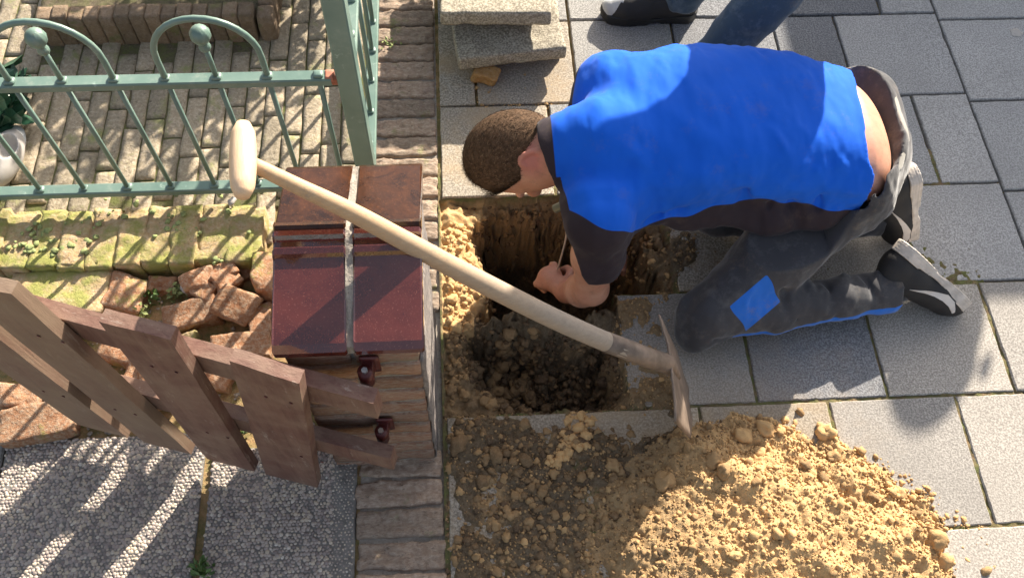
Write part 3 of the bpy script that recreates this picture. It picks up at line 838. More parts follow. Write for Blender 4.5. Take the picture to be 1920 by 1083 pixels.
# ------------------------------------------------------------------ broken bricks between the wall and the path
rub = np.arange(-1.55, -.235, .012); ruby = np.arange(.60, wy0 + .02, .012)
RX, RY = np.meshgrid(rub, ruby, indexing='ij')
RH = -.028 + .012 * fbm(RX, RY, RX * 0, 18, 4) + .004 * fbm(RX, RY, RX * 0, 70, 2)
n2 = RX.shape[1]; ii, jj = np.meshgrid(np.arange(RX.shape[0] - 1), np.arange(n2 - 1), indexing='ij'); a_ = (ii * n2 + jj).ravel()
me = np_mesh('rubble_soil', np.stack([RX, RY, RH], -1).reshape(-1, 3), np.stack([a_, a_ + n2, a_ + n2 + 1, a_ + 1], -1))
attr_f(me, 'moist', [.45] * len(me.vertices)); attr_f(me, 'moss', [.4] * len(me.vertices)); me.materials.append(mat_rubble_soil)
link('earth_strip', me, kind='structure')
rubble = [  # px, py, length, width, height, angle, tilt, material, label
    (110, 550, .215, .105, .055, -3, (0, 0), 'y', 'large mossy yellow broken brick below the left end of the garden wall'),
    (235, 548, .080, .085, .05, -12, (.05, .1), 'o', 'pale squarish brick piece right of the large mossy brick'),
    (150, 603, .080, .050, .04, -8, (.1, 0), 'o', 'small orange brick piece just below the large mossy brick'),
    (358, 585, .120, .062, .05, 12, (.12, -.1), 'o', 'orange brick with stripes of railing shadow in the middle of the rubble'),
    (395, 520, .125, .042, .05, 24, (.2, 0), 'o', 'slanted long orange brick leaning up near the garden wall'),
    (425, 527, .060, .045, .045, 40, (.3, .2), 'o', 'rounded orange brick end resting on the slanted long brick'),
    (445, 575, .085, .072, .06, -25, (.3, .3), 'd', 'rough dark broken brick face beside the pillar'),
    (462, 505, .040, .030, .03, 15, (.1, .1), 'o', 'tiny reddish brick chip between slanted brick and pillar'),
    (505, 525, .060, .100, .08, 2, (0, 0), 'o', 'upright orange brick touching the left side of the pillar'),
    (348, 645, .062, .062, .05, 10, (.1, -.15), 'y', 'ochre brick stub under the third gate picket top'),
    (450, 650, .130, .062, .05, 3, (0, 0), 'o', 'brown brick lying flat against the pillar foot'),
    (70, 790, .150, .075, .05, 10, (0, 0), 'o', 'large orange brick at the edge of the pebble slab'),
    (30, 740, .100, .050, .05, -6, (.05, .1), 'o', 'orange brick seen left of the first gate picket'),
    (262, 705, .075, .055, .04, -20, (.1, 0), 'o', 'bright orange brick scrap seen between two gate pickets'),
    (235, 655, .110, .060, .045, -18, (0, .05), 'o', 'pale orange brick behind the top gate rail'),
    (300, 740, .060, .050, .04, 25, (.2, 0), 'd', 'small dark brick scrap low behind the gate'),
    (10, 590, .070, .060, .05, 10, (.1, 0), 'o', 'orange brick cut by the left edge of the picture'),
    (200, 760, .100, .050, .045, 12, (0, 0), 'o', 'orange brick lying behind the lower gate rail'),
    (60, 640, .110, .060, .05, 18, (0, .1), 'y', 'mossy brick piece under the first picket near the left edge'),
    (130, 700, .090, .060, .05, -22, (.1, 0), 'o', 'orange brick seen through the gap right of the second picket from the left'),
    (195, 560, .045, .040, .04, 30, (0, .1), 'd', 'reddish brick bit wedged between the large mossy brick and the squarish piece'),
    (300, 530, .070, .045, .04, -5, (0, 0), 'd', 'dark half buried brick just below the wall foot'),
    (315, 690, .120, .060, .05, 8, (0, .1), 'o', 'long orange brick behind the third picket from the right'),
    (490, 600, .050, .090, .05, 4, (0, 0), 'd', 'brown brick standing against the pillar side below the upright orange one'),
    (385, 545, .055, .045, .045, -30, (.2, .1), 'o', 'round cornered orange brick knob under the slanted long brick'),
    (400, 700, .080, .060, .04, -14, (.1, 0), 'd', 'dark brick behind the third gate picket'),
]
for i, (px, py, L, W, Hh, an, tl, mk, lb) in enumerate(rubble):
    me = rough_block('broken_brick', L, W, Hh, 200 + i * 3.3, amp=.0065, nseg=(16, 11, 7), round_=.005, chip=.022 if mk == 'd' else .014, ns=24)
    p = P(px, py, .02)
    o = link('broken_brick', me, {'o': mat_brick_orange, 'y': mat_brick_mossy, 'd': mat_brick_orange}[mk])
    o.scale = (1.08, 1.08, 1.1); o.location = (p[0], p[1], Hh / 2 - .022 + (.018 if tl[0] > .15 else 0)); o.rotation_euler = (tl[0], tl[1], math.radians(an))
    tag(o, lb, 'brick', 'broken bricks in the rubble strip')
gi = []
for _ in range(1500):
    x = rng.uniform(-1.3, -.3); yy = rng.uniform(.62, wy0)
    gi.append((x, yy, -.022 + rng.uniform(0, .012), min(.010, rng.lognormal(-5.8, .5)), rng.random(), .7))
lumps('rubble_grit', gi, mat_grit, label='grit, mortar crumbs and small stones between the broken bricks', kind='stuff', amp=.5)
for (px, py, n, nm, lb) in ((335, 550, 60, 'moss_tuft', 'pale feathery moss tuft left of the striped orange brick'), (262, 590, 50, 'moss_tuft', 'pale moss tuft beside the squarish brick piece'),
                    (460, 795, 50, 'weed', 'small green weed seen between third and last gate picket'), (383, 1068, 70, 'weed', 'small green weed growing in the slab joint at the bottom edge'), (282, 555, 30, 'weed', 'tiny green weed in dark soil between the brick pieces')):
    p = P(px, py, 0)
    leaf_mesh(nm, [tuple(p + [0, 0, .004])], n, .016, .010, int(px), up=.8, mat=mat_leaf_pale if nm == 'moss_tuft' else mat_leaf, label=lb, cat=nm.replace('_', ' '))
leaf_mesh('bed_weed', [(float(P(497, 12, .02)[0]), float(P(497, 12, .02)[1]), .02)], 40, .025, .02, 9, kind='stuff', label='small green weed beside the end of the palisade edging')
leaf_mesh('mossy_weed', [(-.19, float(P(715, 85, 0)[1]), .004)], 45, .010, .012, 19, mat=mat_leaf_pale, label='yellow green moss patch on the brick edging beside the railing', cat='moss')
for j, (px, py, r) in enumerate(((205, 512, .012), (345, 535, .016), (440, 388, .012))):
    p = P(px, py, .03); lumps('stone', [(p[0], p[1], .02 if j < 2 else WZ + .004, r, .9, .7)], mat_wash, amp=.4, attr='tone', group=None,
        label=('pale stone lying on the large mossy brick', 'white shell-like stone at the left end of the slanted brick', 'pale mortar lump on the wall under the railing')[j])['category'] = 'stone'

# ------------------------------------------------------------------ exposed aggregate slabs
agg = empty('pebble_path', kind='structure')
ytop_l = P(0, 838)[1]; ytop = P(260, 815)[1]
jx = P(380, 950)[0]
def slab(x0, x1, y0, y1, n, seed):
    me = box_me('pebble_slab', x0, x1, y0, y1, -.06, -.004, .004)
    s = link('slab', me, mat_pebble_bed, agg)
    it = []; r_ = np.random.default_rng(seed); pitch = .0082
    yy = y0
    row = 0
    while yy < y1 - .002:
        xx = x0 + (row % 2) * pitch / 2
        while xx < x1 - .002:
            x = xx + r_.normal(0, .0012); q = yy + r_.normal(0, .0012)
            if x0 + .002 < x < x1 - .002 and y0 + .002 < q < y1 - .002:
                e = (x1 - x) < .05 and x1 > -.3
                it.append((x, q, -.0045 + r_.uniform(-.0006, .0008), (.0028 if e else r_.uniform(.0036, .0053)), r_.beta(2.2, 1.8), .62))
            xx += pitch
        yy += pitch * .85; row += 1
    lumps('pebbles', it, mat_pebble, amp=.22, attr='tone', parent=s, kind='stuff')
yb = .14
slab(-1.02, jx - .010, yb, P(250, 815)[1], 0, 1)
slab(jx + .008, -.252, yb, P(560, 850)[1] + .02, 0, 2)
link('joint_strip', box_me('joint', -1.6, -.25, .10, .70, -.09, -.022, .002), mat_rubble_soil, agg)
link('slab', box_me('far_slab', -1.6, -1.024, .1, .72, -.06, -.004, .004), mat_pebble_bed, agg)

# ------------------------------------------------------------------ brick pillar with glazed cap
PX0, PX1 = -.298, -.078
PY0, PY1 = .592, .935
PZ = .600
pil = empty('gate_pillar', ((PX0 + PX1) / 2, (PY0 + PY1) / 2, 0), label='square brick gate pillar with dark glazed saddle tiles on top', cat='pillar')
core = rough_block('core', PX1 - PX0 - .010, PY1 - PY0 - .010, PZ + .05, 8, amp=.0015, nseg=(10, 14, 30), round_=.003)
link('mortar', core, mat_mortar, pil).location = ((PX0 + PX1) / 2, (PY0 + PY1) / 2, PZ / 2 - .025)
ch = .0595; nc = int(PZ / ch)
pm_h = [rough_block('pillar_brick', .1065, .104, .049, 300 + s, amp=.0022, nseg=(9, 6, 4), round_=.004, chip=.004, ns=34) for s in range(4)]
pm_s = [rough_block('pillar_brick', .2185, .104, .049, 320 + s, amp=.0024, nseg=(16, 6, 4), round_=.004, chip=.005, ns=34) for s in range(4)]
for c in range(nc + 1):
    z = PZ - .029 - c * ch
    if z < -.03: break
    if c % 2 == 0:
        for hx in (0, 1):
            o = link('brick', pm_h[(c + hx) % 4], mat_brick_pillar, pil); o.location = (PX0 + .0545 + hx * .111, PY0 + .052, z)
            o.rotation_euler = (0, rnd.uniform(-.01, .01), 0)
    else:
        o = link('brick', pm_s[c % 4], mat_brick_pillar, pil); o.location = ((PX0 + PX1) / 2, PY0 + .052, z); o.rotation_euler = (0, rnd.uniform(-.006, .006), 0)
    for q in range(2):
        o = link('brick', pm_h[(c + q + 1) % 4], mat_brick_pillar, pil)
        o.location = (PX1 - .054, PY0 + .052 + .113 * (q + 1) + .002, z); o.rotation_euler = (0, 0, math.pi / 2)
        o = link('brick', pm_h[(c + q) % 4], mat_brick_pillar, pil)
        o.location = (PX0 + .054, PY0 + .052 + .113 * (q + 1) + .002, z); o.rotation_euler = (0, 0, math.pi / 2)
# cement render smeared down the right face
rend = rough_block('render', .010, .325, PZ - .05, 11, amp=.004, nseg=(2, 26, 40), round_=.003, ns=20, chip=.006)
link('cement_render', rend, mat_mortar_dark, pil).location = (PX1 + .001, (PY0 + PY1) / 2 - .004, PZ / 2 - .035)
# cap: profile along Y, extruded along X for each of the two columns
ridge_y = PY0 + .166
def cap_tile(x0, x1, front):
    if front:
        top = [(PY0 - .012, .611), (PY0 - .012, .624), (PY0 + .000, .632), (ridge_y - .030, .668), (ridge_y - .027, .676), (ridge_y - .018, .680), (ridge_y - .012, .674), (ridge_y - .004, .676), (ridge_y + .002, .686), (ridge_y + .010, .688)]
        bot = [(ridge_y + .010, .668), (PY0 + .01, .611)]
    else:
        top = [(ridge_y + .013, .664), (ridge_y + .013, .682), (ridge_y + .020, .688), (ridge_y + .028, .684), (ridge_y + .036, .672), (PY1 - .006, .634), (PY1 + .006, .622), (PY1 + .006, .610)]
        bot = [(PY1 - .01, .610)]
    prof = top + bot
    bm = bmesh.new(); xs = [x0, x0 + .003, x1 - .003, x1]; rings = []
    cyy = sum(p[0] for p in prof) / len(prof); czz = sum(p[1] for p in prof) / len(prof)
    for i, x in enumerate(xs):
        ins = .003 if i in (0, 3) else 0
        ring = []
        for (yy, zz) in prof:
            ring.append(bm.verts.new((x, yy + (ins if yy < cyy else -ins), zz - (ins if zz > czz - .02 else -ins) * .8)))
        rings.append(ring)
    n = len(prof)
    for a, b in zip(rings, rings[1:]):
        for k in range(n): bm.faces.new((a[k], a[(k + 1) % n], b[(k + 1) % n], b[k]))
    bm.faces.new(rings[0][::-1]); bm.faces.new(rings[-1])
    return bm_mesh(bm, 'cap_tile')
cmx = float(P(655, 560, .65)[0])
for (x0, x1) in ((PX0 - .008, cmx - .005), (cmx + .006, PX1 + .010)):
    for fr in (True, False):
        link('cap_tile', cap_tile(x0, x1, fr), mat_glaze if fr else mat_glaze_back, pil)
jm = bmesh.new()
prof = [(PY0 - .004, .60), (PY0 - .004, .625), (ridge_y, .6805), (ridge_y + .02, .6805), (PY1, .627), (PY1, .60)]
r1 = [jm.verts.new((cmx - .0062, a, b)) for a, b in prof]; r2 = [jm.verts.new((cmx + .0062, a, b)) for a, b in prof]
for k in range(6): jm.faces.new((r1[k], r1[(k + 1) % 6], r2[(k + 1) % 6], r2[k]))
jm.faces.new(r1[::-1]); jm.faces.new(r2)
bmesh.ops.subdivide_edges(jm, edges=jm.edges[:], cuts=6, use_grid_fill=True)
for v in jm.verts: v.co.z += .0016 * n1(v.co.x, v.co.y, v.co.z, 120, 2)
link('cap_joint', bm_mesh(jm, 'cap_joint'), mat_mortar, pil)

# ------------------------------------------------------------------ hinges on the pillar
for k, (px, py, hz) in enumerate(((686, 742, .555), (716, 855, .262))):
    hx = P(px, py, hz)[0]
    h = empty('gate_hinge', (hx, PY0, hz), label=('upper dark red strap hinge bolted to the pillar front', 'lower dark red strap hinge bolted to the pillar front')[k], cat='hinge', group='hinges on the gate pillar')
    link('plate', rough_block('plate', .034, .006, .060, 1, amp=0, nseg=(4, 1, 4), round_=.003), mat_hinge, h).location = (hx + .006, PY0 - .004, hz)
    link('knuckle', tube('knuckle', [(hx, PY0 - .026, hz - .022), (hx, PY0 - .026, hz + .022)], .0125, 16), mat_hinge, h)
    link('arm', bar('arm', (hx + .004, PY0 - .006, hz), (hx + .002, PY0 - .03, hz), .018, .034), mat_hinge, h)
    link('bolt', tube('bolt', [(hx, PY0 - .026, hz + .0215), (hx, PY0 - .026, hz + .0275)], .0055, 6, smooth=False), mat_bolt, h)

# ------------------------------------------------------------------ wooden picket gate
ga = math.radians(17); GU = Vector((-math.cos(ga), math.sin(ga), 0)); GO = PV(595, 915, .03); GN = Vector((math.sin(ga), math.cos(ga), 0))   # GN points away from the viewer
gate = empty('picket_gate', GO, label='brown stained wooden picket gate standing ajar in front of the brick pillar', cat='gate')
def board(name, corners, th, back, mat, seed):
    """corners: four (u, z) of the front face, clockwise from top left; front lies 'back' metres behind the picket plane"""
    nu, nv = 5, 18
    tl, tr, br, bl = [Vector((c[0], c[1], 0)) for c in corners]
    bm = bmesh.new(); lay = bm.verts.layers.float_vector.new('gcoord'); grid = {}
    for s_ in (0, 1):
        for i in range(nu + 1):
            for j in range(nv + 1):
                a = i / nu; b = j / nv
                q = (tl * (1 - a) + tr * a) * (1 - b) + (bl * (1 - a) + br * a) * b
                ed = (i in (0, nu)) + (j in (0, nv))
                ins = .0016 if ed else 0
                wob = .0009 * n1(q.x * 3 + seed, q.y * .7, s_, 20, 2)
                p = GO + GU * q.x + Vector((0, 0, q.y - GO.z)) + GN * (back + (th - ins - wob if s_ else ins + wob))
                v = bm.verts.new(p); v[lay] = Vector((q.x + seed, s_ * th * 2, q.y)); grid[(s_, i, j)] = v
    for i in range(nu):
        for j in range(nv):
            bm.faces.new([grid[(0, i, j)], grid[(0, i, j + 1)], grid[(0, i + 1, j + 1)], grid[(0, i + 1, j)]])
            bm.faces.new([grid[(1, i, j)], grid[(1, i + 1, j)], grid[(1, i + 1, j + 1)], grid[(1, i, j + 1)]])
    for i in range(nu):
        for j, in ((0,), (nv,)):
            bm.faces.new([grid[(0, i, j)], grid[(0, i + 1, j)], grid[(1, i + 1, j)], grid[(1, i, j)]])
    for j in range(nv):
        for i in (0, nu):
            bm.faces.new([grid[(0, i, j)], grid[(1, i, j)], grid[(1, i, j + 1)], grid[(0, i, j + 1)]])
    return link(name, bm_mesh(bm, name), mat, gate)
TH = .026
board('picket', ((.022, .695), (-.081, .668), (0, .030), (.117, .030)), TH, 0, mat_gate, 1)
board('picket', ((.216, .727), (.106, .722), (.142, .030), (.250, .032)), TH, 0, mat_gate, 2)
board('picket', ((.452, .735), (.342, .752), (.284, .040), (.392, .040)), TH, 0, mat_gate_pale, 3)
board('picket', ((.625, .72), (.505, .735), (.430, .042), (.545, .045)), TH, 0, mat_gate_pale, 4)
RT = .030
def rail(z0, s, zh): 
    return ((.66, z0 + .84 * s + zh), (-.178, z0 + zh), (-.178, z0 - zh), (.66, z0 + .84 * s - zh))
board('rail', rail(.545, .075, .036), RT, TH + .001, mat_gate, 11)
board('rail', rail(.255, .03, .036), RT, TH + .001, mat_gate, 12)
for (u0, tops) in ((-.03, .66), (.16, .69), (.35, .70), (.50, .70)):
    for zz in (.565 + .06 * (u0 + .18), .262):
        for du in (-.02, .022):
            p = GO + GU * (u0 + du) + Vector((0, 0, zz - GO.z)) - GN * .0005
            link('screw', tube('screw', [p, p - GN * .0012], .0032, 8), mat_hinge, gate)

# ------------------------------------------------------------------ green steel railing along the wall
FY = 1.272; FX_END = -.262
def railing(name, label, origin, ux, n0, n1_, zb, zt, with_hoops, phase, cap_start=None):
    """bars at pitch .1035 along ux from origin"""
    o0 = Vector(origin); ux = Vector(ux); uy = Vector((-ux.y, ux.x, 0))
    root = empty(name, o0, label=label, cat='railing')
    def at(u, z): return o0 + ux * u + Vector((0, 0, z))
    u0, u1 = n0, n1_
    link('top_rail', bar('top_rail', at(u0, zt), at(u1, zt), .030, .020, bev=.003), mat_green, root)
    link('bottom_rail', bar('bottom_rail', at(u0, zb), at(u1, zb), .030, .020, bev=.003), mat_green, root)
    k = 0; u = phase
    hs = []
    while u < u1 - .01:
        if u > u0 + .005:
            link('bar', tube('bar', [at(u, zb - .030), at(u, zt)], .0058, 10), mat_green, root)
            link('weld', rough_block('weld', .020, .018, .008, k, amp=.002, nseg=(5, 5, 3), round_=.004), mat_green, root).location = at(u, zb + .012)
            link('weld', rough_block('weld', .020, .018, .008, k + 5, amp=.002, nseg=(5, 5, 3), round_=.004), mat_green, root).location = at(u, zt + .012)
            hs.append((k, u))
        k += 1; u += .1035
    return root, at, hs
# bars, read off the photograph, run 10.35 cm apart; x of the bar under the first finial seen
x164 = float(P(124, 142, .478)[0]); bars_x0 = x164 - 5 * .1035
root, at, hs = railing('green_railing', 'green painted steel railing with hoops and ball finials above the mossy wall', (bars_x0 - .05, FY, 0), (1, 0, 0), 0, FX_END - (bars_x0 - .05), .098, .478, True, .05)
def hoop(at, ua, ub, z, h, root):
    um = (ua + ub) / 2; R = (ub - ua) / 2; pts = [at(ua, z)]
    pts += [at(ua, z + h * t) for t in (.25, .45)]
    for i in range(1, 16):
        a = math.pi * i / 16; pts.append(at(um - R * math.cos(a), z + h * .5 + R * math.sin(a)))
    pts += [at(ub, z + h * t) for t in (.45, .25)] + [at(ub, z)]
    link('hoop', tube('hoop', pts, .0066, 12), mat_green, root)
def finial(at, u, z, root):
    link('stem', tube('stem', [at(u, z), at(u, z + .085)], .0058, 10), mat_green, root)
    o = at(u, z + .078)
    link('finial', lathe('finial', [(0, .006), (.004, .0105), (.010, .012), (.016, .0105), (.020, .0075), (.0235, .010), (.029, .0155), (.036, .0192), (.043, .0202), (.050, .0190), (.057, .0145), (.061, .0085), (.063, .0015)], o, (0, 0, 1), 36, .035, 12), mat_green, root)
b0 = .05
for k in (5, 8):          # finials under the hoops
    finial(at, b0 + k * .1035, .488, root)
    hoop(at, b0 + (k - 1) * .1035, b0 + (k + 1) * .1035, .485, .125, root)
for k in (2,):
    finial(at, b0 + k * .1035, .488, root); hoop(at, b0 + (k - 1) * .1035, b0 + (k + 1) * .1035, .485, .125, root)
link('rail_end', rough_block('rail_end', .020, .026, .0215, 4, amp=.002, nseg=(4, 4, 3), round_=.003), mat_rust, root).location = (FX_END - .004, FY, .4805)
link('rail_lug', bar('rail_lug', (FX_END, FY, .470), (-.238, FY, .470), .012, .018), mat_rust, root)
# corner post
post = link('railing_post', bar('railing_post', (-.2265, FY, -.02), (-.2265, FY, .92), .044, .044, up=(0, 1, 0), bev=.003), mat_green, label='tall square green steel post where the two railings meet behind the pillar', cat='post')
PXR = -.2265
root2, at2, hs2 = railing('side_railing', 'green steel side railing running away from the post beside the brick edging', (PXR, FY + .024, 0), (0, 1, 0), 0, 1.3, .10, .478, True, .085)
for k in (2, 5, 8): 
    finial(at2, .085 + k * .1035, .488, root2); hoop(at2, .085 + (k - 1) * .1035, .085 + (k + 1) * .1035, .485, .075, root2)

# ------------------------------------------------------------------ things at the left edge of the garden
p = P(10, 295, .05)
orn = empty('garden_clog', (p[0], p[1], 0), label='pale rounded clog-like object with dark opening at the left edge behind the railing', cat='clog')
# ------------------------------------------------------------------ spade
sp_px = [(470, 306, .850), (560, 350, .805), (660, 398, .748), (760, 452, .685), (860, 506, .615), (960, 558, .538), (1060, 607, .455), (1160, 650, .362), (1250, 682, .262)]
spts = [PV(*q) for q in sp_px]
srad = [.0108, .0125, .0150, .0165, .0178, .0187, .0190, .0190, .0180]
def smooth_pts(pts, rad, n=4):
    P_, R_ = [], []
    for i in range(len(pts) - 1):
        p0, p1, p2, p3 = pts[max(i - 1, 0)], pts[i], pts[i + 1], pts[min(i + 2, len(pts) - 1)]
        for k in range(n):
            t = k / n
            q = .5 * ((2 * p1) + (p2 - p0) * t + (2 * p0 - 5 * p1 + 4 * p2 - p3) * t * t + (3 * p1 - p0 - 3 * p2 + p3) * t ** 3)
            P_.append(q); R_.append(rad[i] * (1 - t) + rad[i + 1] * t)
    P_.append(pts[-1]); R_.append(rad[-1]); return P_, R_
sp_, sr_ = smooth_pts(spts, srad)
spade = empty('spade', spts[-1], label='spade with ash shaft and T grip leaning across the pillar, blade in the soil', cat='spade')
link('shaft', tube('shaft', sp_, sr_, 20), mat_shaft, spade)
sd = (spts[0] - spts[1]).normalized(); gax = (PV(449, 222, .862) - PV(447, 375, .85)).normalized(); print('GAX', gax[:], sd.dot(gax))
gc = spts[0] + sd * .012
gl = .122
gprof = []
for i in range(17):
    t = i / 16; q = (t - .5) * 2
    r = .0150 + .0045 * (1 - q * q)
    if i in (0, 16): r = .0105
    if i in (1, 15): r = .0138
    gprof.append(((t - .5) * gl, r))
link('grip', lathe('grip', gprof, gc, gax, 28), mat_grip, spade)
bs = spts[-1]; bd = Vector((.108, .02, -.29)).normalized(); bw = Vector((.02, -1, -.08)); bw = (bw - bd * bw.dot(bd)).normalized(); bn = bd.cross(bw).normalized()
bm = bmesh.new(); gr = {}
NU, NV = 16, 14
for s_ in (0, 1):
    for i in range(NU + 1):
        for j in range(NV + 1):
            a = (i / NU - .5) * 2; b = j / NV
            half = .122 - .012 * b - (.030 * max(0, b - .75) ** 2 * 16)
            ln = .250 + .022 * (1 - a * a)
            top = -.012 * abs(a) * 0
            cv = .006 * (a * a) * (1 - .4 * b) + .006 * n1(a, b, 1, 3, 2) * .4
            p = bs + bd * (b * ln - .012 + top) + bw * (a * half * (.86 if a < 0 else 1)) + bn * (cv - .010) + bn * (.0045 if s_ else 0)
            gr[(s_, i, j)] = bm.verts.new(p)
for i in range(NU):
    for j in range(NV):
        bm.faces.new([gr[(0, i, j)], gr[(0, i + 1, j)], gr[(0, i + 1, j + 1)], gr[(0, i, j + 1)]])
        bm.faces.new([gr[(1, i, j)], gr[(1, i, j + 1)], gr[(1, i + 1, j + 1)], gr[(1, i + 1, j)]])
for i in range(NU):
    for j in (0, NV): bm.faces.new([gr[(0, i, j)], gr[(1, i, j)], gr[(1, i + 1, j)], gr[(0, i + 1, j)]])
for j in range(NV):
    for i in (0, NU): bm.faces.new([gr[(0, i, j)], gr[(0, i, j + 1)], gr[(1, i, j + 1)], gr[(1, i, j)]])
link('blade', bm_mesh(bm, 'blade', True), mat_steel, spade)
link('socket', tube('socket', [sp_[-6], sp_[-3], sp_[-1], bs + bd * .05 + bn * -.004, bs + bd * .10 + bn * -.008], [.0200, .0205, .0205, .014, .006], 16), mat_steel, spade)

# ------------------------------------------------------------------ slabs, chip, tube
def slab_thing(cpx, cpy, z, ang, L, W, label, seed, tilt=(0, 0)):
    p = P(cpx, cpy, z)
    o = link('loose_slab', rough_block('loose_slab', L, W, .045, seed, amp=.0016, nseg=(40, 40, 5), round_=.005, chip=.005, ns=40), mat_slab)
    o.location = (p[0], p[1], z - .0225); o.rotation_euler = (tilt[0], tilt[1], math.radians(ang))
    return tag(o, label, 'paving slab', 'lifted paving slabs in a stack')
sx = P(930, 27, .18)
def slab_front(cpx, cpy, z, ang, label, seed, L=.298, **k):
    """cpx, cpy: pixel of the middle of the front top edge"""
    a = math.radians(ang); f = P(cpx, cpy, z); c = (f[0] - math.sin(a) * .149, f[1] + math.cos(a) * .149)
    o = link('loose_slab', rough_block('loose_slab', L, .298, .045, seed, amp=.0018, nseg=(44, 40, 5), round_=.005, chip=.006, ns=40), mat_slab)
    o.location = (c[0], c[1], z - .0225); o.rotation_euler = (0, 0, a)
    return tag(o, label, 'paving slab', 'lifted paving slabs in a stack')
slab_front(930, 25, .182, -1.5, 'topmost pale slab of the stack of lifted paving slabs', 401)
slab_front(925, -4, .137, 1.5, 'slab hidden right under the topmost slab of the stack', 402)
slab_front(962, 100, .092, 6.5, 'slab with a broken front edge sticking out skewed below the stack top', 403, L=.30)
slab_front(958, 92, .046, 1, 'bottom slab of the stack resting on the pavers', 404)
p = P(911, 142, .02)
o = link('brick_chip', rough_block('brick_chip', .075, .050, .045, 410, amp=.006, nseg=(10, 8, 7), round_=.008, chip=.02), mat_brick_chip)
o.location = (p[0], p[1], .022); o.rotation_euler = (.1, .15, -.35)
tag(o, 'small ochre brick chip lying in front of the stacked slabs', 'brick')

